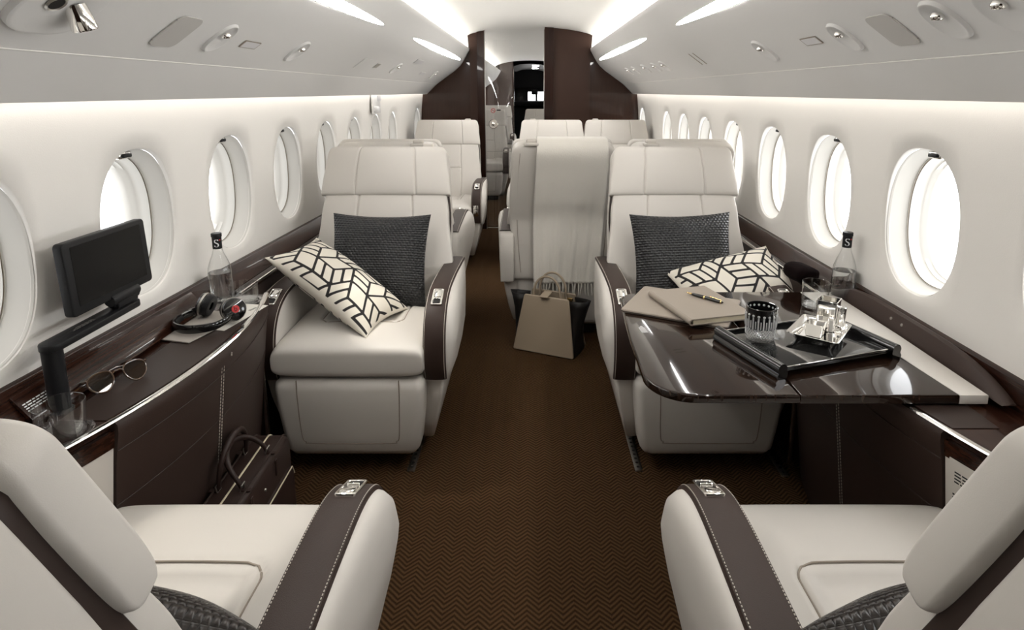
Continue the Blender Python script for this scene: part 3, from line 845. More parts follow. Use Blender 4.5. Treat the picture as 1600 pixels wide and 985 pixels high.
# ------------------------------------------------------------------ seats (local: faces -Y, origin on the floor at its front)
REC = .38
ARM = {}
def seat_proto(name, rough=False):
    t = thing(name, '', 'seat')
    # leg rest / base
    bm = B()
    loops = []
    for z, w, y0, r in ((.072, .205, .045, .03), (.078, .225, .022, .03), (.10, .238, .010, .03), (.16, .246, .004, .03), (.25, .258, 0, .03), (.33, .264, 0, .03), (.352, .262, .004, .03), (.366, .250, .02, .03)):
        loops.append([(x, y0 + .07 + (.15 if y > 0 else 0) * 0 + y, z) for x, y in rrect(2 * w, .14, r)])
    loft(bm, loops); lr = obj('leg_rest', bm, 'cream', t, angle=70)
    bm = B()
    path = [(-.178, .372), (-.178, .30), (-.172, .16), (-.160, .135), (-.135, .128), (.135, .128), (.160, .135), (.172, .16), (.178, .30), (.178, .372)]
    path = smooth_poly([(x, z) for x, z in path], 5)
    def fy(z): return .0 if z > .25 else .004 * (.25 - z) / .09 if z > .16 else .004 + .006 * (.16 - z) / .06
    tube(bm, [(p[0], fy(p[1]) + .0005, p[1]) for p in path], .0022, 6); obj('seam', bm, 'taupe', lr)
    bm = B(); box(bm, (.40, .54, .36), (0, .40, .18), .02); obj('pedestal', bm, 'dark', t)
    for s in (-1, 1):
        bm = B()
        lp = []
        for z, xo, y0, y1 in ((.058, .262, .17, .60), (.065, .268, .155, .62), (.16, .292, .11, .66), (.26, .312, .09, .68), (.33, .322, .085, .68), (.345, .316, .09, .68)):
            lp.append([(s * (.225 + (xo - .225) / 2 + x), (y0 + y1) / 2 + y, z) for x, y in rrect(xo - .225, y1 - y0, .012, 3)])
        loft(bm, lp); obj('side_skirt', bm, 'cream', t, angle=50)
    # cushion
    def inset_g(x, y):
        # rounded rect seam in plan
        hx, y0, y1, r = .155, .20, .60, .04
        dx = abs(x) - hx + r; dy = abs(y - (y0 + y1) / 2) - (y1 - y0) / 2 + r
        d = math.hypot(max(dx, 0), max(dy, 0)) + min(max(dx, dy), 0) - r
        k = max(0., min(1., -d / .05)); k = k * k * (3 - 2 * k)
        return .020 * k + .009 * math.exp(-(d / .0042) ** 2)
    bm = B()
    pad(bm, [(.0, .433), (.30, .437), (.64, .425)], lambda s: .263, .135, 7, 6, 9, 90, 84, g=inset_g, puff=.012)
    tree = BVHTree.FromBMesh(bm)
    cu_ = obj('seat_cushion', bm, 'cream', t, angle=70)
    pts = []
    for k in range(121):
        # open U seam: back left, front, back right
        q, _ = resample([(-.155, .60)] + [(-.115 - .04 * math.sin(R(90 - 15 * j)), .240 - .04 * math.cos(R(90 - 15 * j))) for j in range(7)] + [(.115 + .04 * math.sin(R(15 * j)), .240 - .04 * math.cos(R(15 * j))) for j in range(7)] + [(.155, .60)], [k / 120])
        h_ = tree.ray_cast(Vector((q[0].x, q[0].y, 1.)), Vector((0, 0, -1)))[0]
        if h_: pts.append((q[0].x, q[0].y, h_.z + .0012))
    bm = B(); tube(bm, pts, .0022, 6); obj('seam', bm, 'taupe', cu_)
    # backrest
    def bp(z0, z1, off, zk=0.): return [(.67 + off + REC * (max(z, zk) - .935), z) for z in [z0 + (z1 - z0) * i / 24 for i in range(25)]]
    def lerp(pts):
        def f(s):
            for (a, va), (b, vb) in zip(pts, pts[1:]):
                if s <= b:
                    k = (s - a) / (b - a); k = k * k * (3 - 2 * k); return va + (vb - va) * k
            return pts[-1][1]
        return f
    def corner(f, ds, r):
        def h(s):
            t_ = max(0., (s - (1 - ds)) / ds); return f(s) - r * (1 - math.sqrt(max(0., 1 - t_ * t_)))
        return h
    bm = B(); pad(bm, bp(.44, .918, .040), lerp([(0, .285), (.35, .300), (.8, .278), (1, .266)]), .060, 10, 9, 9, 54, 44, xl=(-.128, .128), sl=(.56,), puff=.012, slx=.128); obj('backrest', bm, 'cream', t, angle=60)
    bm = B(); pad(bm, bp(.905, 1.114, .028), corner(lerp([(0, .284), (1, .262)]), .16, .034), .058, 9, 7, 4, 54, 40, xl=(-.128, .128), puff=.012); obj('headrest', bm, 'cream', t, angle=60)
    bm = B(); pad(bm, bp(.56, 1.090, .078), corner(lerp([(0, .277), (.4, .284), (1, .254)]), .07, .04), .06, 14, 9, 9, 40, 20); obj('groove_shade', bm, 'brown_plain', t, angle=60)  # brown slab painting in the shadow of the groove between headrest and shell
    bm = B(); pad(bm, bp(.335, 1.100, .110, .68), corner(lerp([(0, .262), (.5, .285), (1, .262)]), .06, .045), .092, 9, 8, 8, 50, 40); sh = obj('back_shell', bm, 'cream', t, angle=60)
    for s in (-1, 1):
        bm = B(); tube(bm, [(s * (.222 + .02 * math.sin(PI * k / 20)), .67 + .110 + .046 + REC * (max(z, .68) - .935), z) for k, z in [(k, .38 + .67 * k / 20) for k in range(21)]], .0016, 6); obj('seam', bm, 'taupe', sh)
    bm = B(); box(bm, (.50, .14, .38), (0, .625, .25), .03, 3); obj('lower_back', bm, 'cream', t)
    # arms
    prof = [(.055, .352), (.042, .40), (.040, .46), (.052, .52), (.085, .575), (.140, .613), (.23, .634), (.40, .634), (.60, .622), (.715, .612)]
    ps = [tuple(p) for p in smooth_poly(prof, 6)]
    body = ps + [(.75, .58), (.76, .45), (.74, .33), (.60, .285), (.40, .275), (.20, .30), (.09, .335)]
    for s in (-1, 1):
        bm = B()
        lp = []
        def tp(y): return max(.12, 1 - 1.45 * max(0., y - .18)) if y > .18 else 1.
        for x, i in ((.258, .012), (.262, .004), (.268, .001), (.332, .001), (.345, .004), (.360, .014), (.368, .034), (.373, .066)):
            lp.append([(s * (x if x < .333 else .332 + (x - .332) * tp(y) * max(.15, min(1., (z - .29) / .2))), y, z) for y, z in inset(body, i)])
        loft(bm, lp)
        arm = obj('armrest', bm, 'cream', t, angle=50); ARM[arm.name] = s
        # brown band over the top and down the nose
        bm = B()
        rows = []
        N = len(ps)
        outer = inset(ps + [(.715, .3), (.06, .3)], -.007)[:N]
        xs = [.2585, .2615, .276, .300, .324, .3355, .3385]
        for i, (q, o) in enumerate(zip(ps, outer)):
            row = []
            for k, x in enumerate(xs):
                f = (0, .75, 1, 1.15, 1, .75, 0)[k]
                row.append(bm.verts.new((s * x, q[0] + (o[0] - q[0]) * f, q[1] + (o[1] - q[1]) * f)))
            row.append(bm.verts.new((s * .3385, q[0] - (o[0] - q[0]) * .4, q[1] - (o[1] - q[1]) * .4)))
            row.append(bm.verts.new((s * .2585, q[0] - (o[0] - q[0]) * .4, q[1] - (o[1] - q[1]) * .4)))
            rows.append(row)
        for a, b in zip(rows, rows[1:]):
            n = len(a)
            for k in range(n): bm.faces.new((a[k], a[(k + 1) % n], b[(k + 1) % n], b[k]))
        bm.faces.new(rows[0]); bm.faces.new(rows[-1])
        obj('arm_cap', bm, 'brown', arm, angle=50)
        # stitch lines
        for xo, f in ((.2634, .84), (.3330, .86)):
            bm = B()
            line = [Vector((s * xo, q[0] + (o[0] - q[0]) * f, q[1] + (o[1] - q[1]) * f)) for q, o in zip(ps, outer)]
            if rough:
                # separate stitches on the two seats close to the camera
                pts, Ln = resample(line, [0]); n = int(Ln / .0065)
                pts, _ = resample(line, [i / (2 * n) for i in range(2 * n + 1)])
                for i in range(0, 2 * n, 2): tube(bm, [pts[i], pts[i + 1]], .0009, 5)
            else: tube(bm, line, .0009, 5)
            obj('stitching', bm, 'thread', arm)
        # chrome release plate lying on the nose curve
        i0 = 31
        q = Vector(outer[i0]); tt = (Vector(outer[i0 + 3]) - Vector(outer[i0 - 3])).normalized()
        nn = Vector((-tt.y, tt.x))
        mx = frame((s * .2985, q.x + nn.x * .0005, q.y + nn.y * .0005), (1, 0, 0), (0, nn.x, nn.y))
        bm = B()
        lo = [[mx @ Vector((x, y, z)) for x, y in rrect(.040 - 2 * i, .088 - 2 * i, .006)] for i, z in ((0, -.004), (0, .002), (.0015, .0035), (.004, .0035), (.0055, .001))]
        loft(bm, lo, cap=False)
        vs = [bm.verts.new(mx @ Vector((x, y, .001))) for x, y in rrect(.029, .077, .003)]; bm.faces.new(vs)
        obj('latch_plate', bm, 'chrome', arm, angle=30)
        bm = B(); box(bm, (.026, .036, .005), (0, -.006 + .022, .002), .0015, 2, mx); box(bm, (.024, .004, .006), (0, -.012, .003), .001, 1, mx); obj('latch_lever', bm, 'silver', arm)
        bm = B(); box(bm, (.026, .022, .0012), (0, -.026, .0016), mx=mx); obj('latch_recess', bm, 'dark', arm)
    return t

def add_tab(t, s):
    bm = B()
    y = .67 + .118 + REC * (1.10 - .935)
    box(bm, (.075, .07, .016), (s * .165, y + .01, 1.098), .005, 2); box(bm, (.052, .038, .022), (s * .165, y + .005, 1.112), .008, 3)
    return obj('belt_tab', bm, 'cream2', t)

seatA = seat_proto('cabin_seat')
GR = 'cream leather cabin seats'
seatA['label'] = 'cream leather seat facing the aisle end, left, with black and patterned pillows, beside the briefcase'
seatA['group'] = GR
seatA.location = (-.635, 1.95, 0)
seats = [
 ('B', (.635, 1.95, 0), 0, 'cream leather seat behind the extended glossy table, holding two pillows'),
 ('E', (-.725, 3.90, 0), PI, 'cream seat seen only by its top, back to back behind the left pillow seat'),
 ('F', (.772, 3.90, 0), PI, 'cream seat seen only by its top, back to back behind the right pillow seat'),
 ('G', (.172, 3.93, 0), PI, 'cream aisle seat seen from behind with a fringed throw over its back'),
 ('H', (.190, 4.55, 0), 0, 'cream seat against the dark bulkhead, its headrest showing above the throw'),
 ('I', (.745, 4.55, 0), 0, 'cream seat at the dark bulkhead beside the right wall'),
 ('J', (-.715, 4.55, 0), 0, 'cream seat at the dark bulkhead by the left wall with two-plate armrest'),
 ('K', (-.60, 7.45, 0), 0, 'seat beyond the glass door facing back, chrome armrest plate behind the door latch'),
 ('Lx', (-.60, 9.45, 0), PI, 'seat beyond the glass door showing its back, second from the latch'),
 ('Mx', (-.60, 10.2, 0), 0, 'farthest pale seat visible through the bulkhead opening'),
 ('N', (.20, 7.9, 0), 0, 'pale seat top beyond the bulkhead opening, just over the middle headrest'),
]
SE = {}
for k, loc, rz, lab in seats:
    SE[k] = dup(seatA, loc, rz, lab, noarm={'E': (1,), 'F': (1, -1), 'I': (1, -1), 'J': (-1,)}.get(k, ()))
for k, s in (('E', -1), ('F', 1), ('G', 1), ('H', -1), ('I', -1), ('J', 1)): add_tab(SE[k], s)
add_tab(seatA, 1)
# the two seats close to the camera, with single stitches
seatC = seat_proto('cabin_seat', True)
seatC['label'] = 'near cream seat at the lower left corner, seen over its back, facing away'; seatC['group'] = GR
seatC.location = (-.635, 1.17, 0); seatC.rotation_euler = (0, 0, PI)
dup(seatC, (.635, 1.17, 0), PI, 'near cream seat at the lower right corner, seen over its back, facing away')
# second chrome plate on the far-left seat, LIFE VEST print on seat B
bm = B(); box(bm, (.042, .010, .085), (.2955, .036, .45), .004, 2); box(bm, (.028, .012, .03), (.2955, .034, .44), .003, 2); obj('tray_latch', bm, 'chrome', SE['J'])
bm = B(); text_bm(bm, 'LIFE VEST', .016, lambda x, y, z: (x - .02, -.0012, .330 + y)); obj('lettering', bm, 'black', SE['B'])

# ------------------------------------------------------------------ pillows
def pillow(name, w, h, th, m, mx, label, group, n=60, pattern=None, uvn=1., pinch=.055):
    bm = B(); uv = bm.loops.layers.uv.new('UVMap')
    ld = bm.verts.layers.float.new('linedist')
    def ease(a): return math.sin(a * PI / 2)
    nx = n; ny = max(8, int(n * h / w))
    grids = []
    for sd in (1, -1):
        G = []
        for j in range(ny + 1):
            row = []
            for i in range(nx + 1):
                u = ease(2 * i / nx - 1); v = ease(2 * j / ny - 1)
                z = th / 2 * max(0, (1 - abs(u) ** 2.6) * (1 - abs(v) ** 2.6)) ** .55
                z += .004 * math.sin(7 * u + 3 * v) * (1 - u * u) * (1 - v * v)
                x = w / 2 * u * (1 - pinch * (1 - v * v) * abs(u)); y = h / 2 * v * (1 - pinch * (1 - u * u) * abs(v))
                q = bm.verts.new(mx @ Vector((x, y, sd * z)))
                if pattern:
                    ed = min(w / 2 * (1 - abs(u)), h / 2 * (1 - abs(v)))
                    q[ld] = max(pattern(w / 2 * u, h / 2 * v), min(1., 1.1 - ed / .010))
                row.append((q, u, v))
            G.append(row)
        grids.append(G)
    for G in grids:
        for j in range(ny):
            for i in range(nx):
                q = (G[j][i], G[j][i + 1], G[j + 1][i + 1], G[j + 1][i])
                f = bm.faces.new([a[0] for a in q])
                for l, a in zip(f.loops, q): l[uv].uv = (a[1] * .5 + .5, (a[2] * .5 + .5) * h / w)
    bmesh.ops.remove_doubles(bm, verts=bm.verts, dist=1e-5)
    o = obj(name, bm, m, angle=180)
    tag(o, label, 'pillow', group)
    # corded edge
    return o

def lattice():
    """tumbling Y-shaped geometric print: list of segments"""
    S = []
    a = .085
    def P(q, r): return (a * math.sqrt(3) * (q + r / 2), a * 1.5 * r)
    for q in range(-6, 7):
        for r in range(-4, 5):
            cx, cy = P(q, r)
            V = [(cx + a * math.sin(R(60 * k)), cy + a * math.cos(R(60 * k))) for k in range(6)]
            flip = (q + 2 * r) % 3
            for k in range(6):
                if (k + flip) % 3 != 2: S.append((V[k], V[(k + 1) % 6]))
            k0 = flip
            for k in (k0, k0 + 2, k0 + 4): S.append(((cx, cy), V[k % 6]))
            # one rhombus in each cell is split lengthwise by a parallel line
            mid = lambda p, q: ((p[0] + q[0]) / 2, (p[1] + q[1]) / 2)
            S.append((mid((cx, cy), V[k0 % 6]), mid(V[(k0 + 2) % 6], V[(k0 + 1) % 6])))
            S.append((mid((cx, cy), V[(k0 + 4) % 6]), mid(V[(k0 + 2) % 6], V[(k0 + 3) % 6])))
    return S
SEG = lattice()
def pat(x, y, rot=.5, lw=.0050):
    c, s = math.cos(rot), math.sin(rot); X, Y = c * x - s * y, s * x + c * y
    best = 1.
    for (ax, ay), (bx, by) in SEG:
        if abs(ax - X) > .2 or abs(ay - Y) > .2: continue
        dx, dy = bx - ax, by - ay; k = max(0, min(1, ((X - ax) * dx + (Y - ay) * dy) / (dx * dx + dy * dy)))
        d = math.hypot(ax + k * dx - X, ay + k * dy - Y)
        if d < best: best = d
    return max(0., min(1., .5 + (best - lw) / .02))
PG1, PG2 = 'black woven leather pillows', 'black and white patterned pillows'
pillow('woven_pillow', .41, .385, .13, 'weave', frame((-.620, 2.40, .680), (1, -.03, -.01), (-.05, -.92, .36)), 'black woven leather pillow leaning on the backrest of the left seat', PG1, pinch=.08)
pillow('woven_pillow', .42, .38, .13, 'weave', frame((.628, 2.40, .685), (1, .02, .02), (.04, -.92, .36)), 'black woven leather pillow on the seat behind the glossy table', PG1, pinch=.08)
pillow('patterned_pillow', .49, .29, .13, 'print', frame((-.728, 2.214, .635), (.806, -.266, -.529), (.50, -.20, .82)), 'cream pillow with black geometric lines lying across the left seat armrest', PG2, 150, lambda x, y: pat(x + .035, y + .03), pinch=.10)
pillow('patterned_pillow', .46, .29, .13, 'print', frame((.80, 2.26, .625), (.86, .20, .16), (-.22, -.50, .84)), 'cream pillow with black geometric lines on the seat behind the table', PG2, 150, lambda x, y: pat(x + .02, y + .03, -.3), pinch=.10)
pillow('woven_pillow', .42, .40, .13, 'weave_brown', frame((-.560, .668, .622), (.92, .03, -.30), (0.05, .92, .38)), 'dark woven pillow on the lower left near seat, half hidden by its back', PG1)
pillow('woven_pillow', .42, .40, .13, 'weave_brown', frame((.565, .668, .622), (.92, -.03, .30), (0, .92, .38)), 'dark woven pillow on the lower right near seat, only a tip showing', PG1)

# ------------------------------------------------------------------ throw over the aisle seat
gx, gy = .215, 3.93
def sy(z, off): return gy - (.67 + off + REC * (z - .935))
t = thing('throw_blanket', 'pale fringed wool throw draped over the back of the aisle seat', 'blanket', (gx, sy(.7, .18), .28))
bm = B()
path = [(sy(.86, -.020), .86), (sy(1.0, -.018), 1.0), (sy(1.08, -.012), 1.08), (sy(1.116, .03), 1.124), (sy(1.115, .08), 1.124), (sy(1.105, .13), 1.117), (sy(1.06, .176), 1.06), (sy(.95, .178), .95)]
yb = sy(.68, .180)
path += [(sy(.80, .179), .80), (yb, .68), (yb - .002, .50), (yb - .004, .33)]
P2, Ln = resample(smooth_poly(path, 6), [i / 90 for i in range(91)])
rows = []
for i, p in enumerate(P2):
    s = i / 90
    row = []
    for j in range(41):
        u = j / 40 * 2 - 1
        hang = max(0, (s - .45) / .55)
        w = .188 - .010 * math.sin(s * 6) - .018 * hang
        wav = .010 * hang * math.sin(u * 9 + s * 4) + .004 * hang * math.sin(u * 23 + 1)
        row.append(Vector((w * u + .012 * hang * (1 if u < 0 else 0) * 0 + .0 - .02 * hang, p.x - gy * 0 - sy(.7, .18) - .003 - abs(wav), p.y - .28)))
    rows.append(row)
vf = [[bm.verts.new(p) for p in r] for r in rows]
for a, b in zip(vf, vf[1:]):
    for j in range(40): bm.faces.new((a[j], a[j + 1], b[j + 1], b[j]))
th = obj('cloth', bm, 'throw', t, angle=180)
sm = th.modifiers.new('thickness', 'SOLIDIFY'); sm.thickness = .007; sm.offset = 0
tas = None
for j in range(0, 41):
    if j % 2: continue
    p = rows[-1][j]
    if tas is None:
        bm = B()
        for d in (-.0016, .0016): tube(bm, [(d, 0, .004), (d * 1.5 + .001, -.003, -.02), (d - .002, -.002, -.045), (d * 2, .0, -.068)], [.0022, .002, .0017, .0012], 5)
        tas = obj('tassel', bm, 'throw', t); tas.location = p
    else:
        c = tas.copy(); COL.objects.link(c); c.parent = t; c.location = p; c.rotation_euler = (random.uniform(-.12, .12), random.uniform(-.15, .15), random.uniform(-1, 1))

# ------------------------------------------------------------------ handbag
t = thing('handbag', 'beige and black leather tote bag with loop handles on the aisle floor', 'bag', (.105, 3.06, 0), (0, 0, R(-24)))
def bagsec(z, w, d): return [(x, y, z) for x, y in rrect(w, d, .012, 4)]
bm = B()
fw = lambda z: .172 - .046 * z / .30
pl = [(-fw(0), .0), (fw(0), .0), (fw(.30), .30), (-fw(.30), .30)]
def fpanel(y, sgn):
    bm = B()
    tilt = .045 * sgn
    loops = []
    for o, ins in ((0, .004), (.003, 0), (.008, 0), (.011, .004)):
        loops.append([(x, y + sgn * o * -1 + tilt * z / .3, z + .004) for x, z in inset(smooth_corners(pl), ins)])
    loft(bm, loops); return bm
def smooth_corners(p, r=.012):
    out = []
    n = len(p)
    for i in range(n):
        a, b, c = Vector(p[i - 1]), Vector(p[i]), Vector(p[(i + 1) % n])
        p1 = b + (a - b).normalized() * r; p2 = b + (c - b).normalized() * r
        for k in range(5):
            s = k / 4; q = p1 * (1 - s) ** 2 + b * 2 * s * (1 - s) + p2 * s * s; out.append((q.x, q.y))
    return out
obj('front_panel', fpanel(-.085, 1), 'bagbeige', t, angle=30)
obj('back_panel', fpanel(.096, -1), 'bagbeige', t, angle=30)
for s in (-1, 1):
    bm = B()
    # flared side wing with a fold in the middle
    rows = []
    for i in range(9):
        z = .004 + .29 * i / 8; k = i / 8
        y0 = -.085 + .045 * k; y1 = .085 - .045 * k
        xb = fw(z); xo = xb + .004 + .100 * k ** 1.5
        rows.append([(s * xb, y0, z), (s * (xb + (xo - xb) * .7), y0 * .8, z), (s * xo, 0, z + .006 * k), (s * (xb + (xo - xb) * .7), y1 * .8, z), (s * xb, y1, z)])
    loft(bm, rows, cap=False, closed=False)
    o = obj('side_wing', bm, 'bagblack', t, angle=60); sm = o.modifiers.new('thickness', 'SOLIDIFY'); sm.thickness = .004
bm = B(); box(bm, (.30, .15, .012), (0, 0, .008), .004); box(bm, (.2, .05, .2), (0, .01, .15), .01); obj('lining', bm, 'bagblack', t)
bm = B(); box(bm, (.045, .07, .006), (-.005, 0, .318), .002, 1, T((0, 0, 0), (R(8), 0, 0))); obj('closing_strap', bm, 'bagbeige', t)
bm = B(); box(bm, (.03, .012, .018), (.115, .0, .290), .003); obj('clasp', bm, 'gold', t)
for y in (-.038, .042):
    bm = B(); pts = [(.075 * math.cos(a), y + .004 * math.sin(a), .295 + .115 * math.sin(a) ** .8) for a in [PI * i / 24 for i in range(25)]]
    tube(bm, [(.078, y, .25)] + pts + [(-.078, y, .25)], .0062, 10); obj('handle', bm, 'bagbeige', t)

# ------------------------------------------------------------------ briefcase
t = thing('briefcase', 'dark brown leather briefcase standing on the floor against the left cabinet', 'bag', (-.803, 1.53, 0), (0, 0, R(90 + 2)))
bm = B()
pl = rrect(.42, .31, .045, 6)
mxb = Matrix(((1, 0, 0, 0), (0, 0, -1, 0), (0, 1, 0, .16), (0, 0, 0, 1)))   # x along length, poly y -> z
lp = []
for y, ins in ((-.053, .012), (-.047, .003), (-.038, 0), (.038, 0), (.047, .003), (.053, .012)):
    lp.append([(x, y, z + .157) for x, z in inset(pl, ins)])
loft(bm, lp); bd = obj('body', bm, 'briefcase', t, angle=50)
bm = B()
pl2 = rrect(.40, .20, .03, 6)
for sgn in (-1, 1):
    lp = [[(x, sgn * y, z + .105) for x, z in inset(pl2, i)] for y, i in ((.048, 0), (.058, .002), (.063, .010))]
    b2 = B(); loft(b2, lp); obj('pocket', b2, 'briefcase', t, angle=50)
    b3 = B(); tube(b3, [(-.197, sgn * .062, .17), (-.18, sgn * .063, .203), (.18, sgn * .063, .203), (.197, sgn * .062, .17)], .0022, 6); obj('piping', b3, 'pages', t)
bm = B()
tube(bm, [(x, 0, z + .158) for x, z in pl], .0028, 6, True); tz = obj('zip', bm, 'pages', t)
bm = B()
for y in (-.042, .042): tube(bm, [(x, y, z + .158) for x, z in pl], .003, 6, True)
obj('edge_piping', bm, 'brown_plain', t)
for sgn in (-1, 1):
    y = sgn * .030
    bm = B(); pts = [(.085 * math.cos(a), y + (.062 if sgn < 0 else -.012) * math.sin(a), .318 + (.078 if sgn < 0 else .108) * math.sin(a) ** .75) for a in [PI * i / 28 for i in range(29)]]
    tube(bm, pts, [.0055 + .0035 * math.sin(PI * i / 28) for i in range(29)], 10); hd = obj('handle', bm, 'briefcase', t)
    for sx in (-1, 1):
        bm = B(); tube(bm, [(sx * .085 - .010, y, .312), (sx * .085 + .010, y, .312), (sx * .085 + .010, y + sgn * .004, .330), (sx * .085 - .010, y + sgn * .004, .330)], .002, 6, True); obj('buckle', bm, 'steel', hd)
        bm = B(); box(bm, (.016, .004, .05), (sx * .085, sgn * .0545, .265), .002); box(bm, (.016, .026, .004), (sx * .085, sgn * .042, .3125), .001); obj('strap', bm, 'briefcase', hd)
bm = B(); lathe(bm, [(0, 0), (.005, 0), (.004, .003), (0, .004)], 14, T((0, -.0535, .25), (R(90), 0, 0))); obj('stud', bm, 'steel', t)

# ------------------------------------------------------------------ monitor on arm
t = thing('monitor', 'black screen on a swivel post in front of the left wall', 'monitor', (-1.0, 1.185, .690))
bm = B(); lathe(bm, [(0, 0), (.024, 0), (.024, .004), (.0195, .006), (.0195, .142), (0, .142)], 32); obj('post', bm, 'black', t)
bm = B()
arm = rrect(.30, .046, .0229, 8)
prism(bm, arm, .016, T((.004, .122, .142), (0, 0, R(91))), .003, 2); am = obj('swing_arm', bm, 'black', t, angle=30)
bm = B(); lines_bm(bm, .075, .012, 3, T((.004, .085, .1585), (0, 0, R(-89)))); obj('lettering', bm, 'grille', am)
bm = B(); mj = T((.006, .225, .182), (R(90), 0, R(1)))
lathe(bm, [(0, -.05), (.013, -.05), (.015, -.046), (.015, .046), (.013, .05), (0, .05)], 20, mj); box(bm, (.026, .075, .024), (.006, .225, .170), .005); obj('hinge', bm, 'black', t)
hd = obj('screen_case', B(), 'black', t); bpy.data.meshes.remove(hd.data)
mxs = frame((.004, .195, .268), (0, 1, .0), (1, .06, .04))
bm = B(); prism(bm, rrect(.278, .165, .010), .022, mxs @ T((0, 0, -.016)), .004, 3); cs = obj('screen_case', bm, 'black', t, angle=30)
bm = B(); prism(bm, rrect(.236, .133, .002), .0008, mxs @ T((0, .004, .0058))); obj('screen', bm, 'screen', cs)
bm = B(); prism(bm, rrect(.10, .034, .008), .016, mxs @ T((.035, -.088, -.012)), .003, 2); obj('bracket', bm, 'black', t, angle=30)

# ------------------------------------------------------------------ bottles, glasses
def bottle(loc, label, rz=0.):
    t = thing('water_bottle', label, 'bottle', loc, group='clear bottles')
    k = .92
    out = [(0, 0), (.030, 0), (.0345, .003), (.036, .010), (.036, .085), (.0355, .10), (.033, .116), (.026, .138), (.0185, .156), (.0145, .170), (.0135, .185), (.0135, .222)]
    inn = [(.0115, .222), (.0115, .185), (.0125, .170), (.0165, .155), (.0240, .137), (.031, .115), (.0335, .10), (.034, .085), (.034, .012), (.031, .006), (0, .006)]
    bm = B(); lathe(bm, out, 40, cap=False); obj('glass_body', bm, 'thin_glass', t)
    bm = B(); lathe(bm, [(0, .0055), (.031, .0062), (.0343, .012), (.0343, .085), (.0338, .098), (0, .098)], 40); obj('water', bm, 'water', t)
    bm = B(); lathe(bm, [(.0139, .176), (.0142, .180), (.0142, .214), (.0158, .215), (.0158, .224), (.0150, .226), (0, .226)], 32, cap=False); cp = obj('neck_wrap', bm, 'black', t)
    rr = .0146
    bm = B(); text_bm(bm, 'S', .036, lambda x, y, z: (rr * math.sin(x / rr + rz), -rr * math.cos(x / rr + rz), .194 + y)); obj('lettering', bm, 'white', cp)
    bm = B(); lathe(bm, [(0, 0), (.0024, 0), (.0024, .0006), (0, .0006)], 12, T((rr * math.sin(.75 + rz), -rr * math.cos(.75 + rz), .205), (R(90), 0, .75 + rz))); obj('label_dot', bm, 'red', cp)
bottle((-1.000, 1.875, .6905), 'clear bottle with dark neck on the left cabinet beside the tumbler', .35)
bottle((1.030, 1.905, .6865), 'clear bottle with dark neck by the right wall, beside the table', -.45)

def tumbler(loc, r, h, label, coaster=True):
    t = thing('glass_tumbler', label, 'glass', loc, group='plain clear tumblers')
    bm = B(); lathe(bm, [(0, .0), (r * .90, .0), (r * .93, .003), (r, h), (r * .985, h + .0006), (r * .965, h), (r * .90, .010), (r * .86, .007), (0, .007)], 40, cap=False); obj('glass_wall', bm, 'thin_glass', t)
    if coaster:
        bm = B(); lathe(bm, [(r * 1.0, .0), (r * 1.2, .0), (r * 1.22, .003), (r * 1.18, .004), (r * 1.02, .002)], 40, cap=False); tag(obj('coaster', bm, 'thin_glass', None), 'clear rimmed coaster under the %s' % label, 'coaster').location = loc
tumbler((-.930, 1.098, .6905), .044, .066, 'empty clear tumbler at the near end of the left cabinet', True)
tumbler((-.925, 1.872, .6905), .042, .060, 'empty clear tumbler beside the left bottle', True)
tumbler((.890, 1.80, .7005), .040, .078, 'plain clear tumbler at the far end of the table behind the silver set', False)

# ------------------------------------------------------------------ table on the right
t = thing('folding_table', 'glossy dark wood table extended over the aisle side from the right cabinet', 'table', (.62, 1.58, .70))
def tp(x, y): return (x - .62, y - 1.58)
oc = [(.60, 1.235)]
def arc(cx, cy, r, a0, a1, n=10): return [(cx + r * math.cos(R(a0 + (a1 - a0) * i / n)), cy + r * math.sin(R(a0 + (a1 - a0) * i / n))) for i in range(n + 1)]
left = [tp(*p) for p in [(.598, 1.235)]] + [tp(*p) for p in reversed(arc(.372, 1.338, .103, 182, 270))] + [tp(*p) for p in [(.271, 1.42), (.274, 1.55), (.282, 1.70), (.292, 1.82)]] + [tp(*p) for p in reversed(arc(.355, 1.86, .062, 92, 180, 6))] + [tp(.598, 1.935)]
left = left[::-1]
bm = B(); prism(bm, left, .022, Matrix.Translation((0, 0, -.022)), .006, 3); lf = obj('outer_leaf', bm, 'wood_table', t, angle=30)
right = [tp(*p) for p in [(.600, 1.235), (.951, 1.235), (.928, 1.58), (.905, 1.935), (.600, 1.935)]]
bm = B(); prism(bm, right, .022, Matrix.Translation((0, 0, -.022)), .003, 2); obj('inner_leaf', bm, 'wood_table', t, angle=30)
bd = [tp(*p) for p in [(.952, 1.235), (1.015, 1.235), (1.018, 1.58), (1.010, 1.935), (.906, 1.935), (.929, 1.58)]]
bm = B(); prism(bm, bd, .022, Matrix.Translation((0, 0, -.0225)), .002, 2); obj('leather_border', bm, 'cream', t, angle=30)
bm = B(); lines_bm(bm, .050, .018, 5, T((*tp(.318, 1.612), .0002), (0, 0, R(96))), ragged=.3); obj('lettering', bm, 'white', lf)
bm = B(); box(bm, (.30, .04, .018), (*tp(.80, 1.50), -.032), .004); obj('slide_rail', bm, 'steel', t)
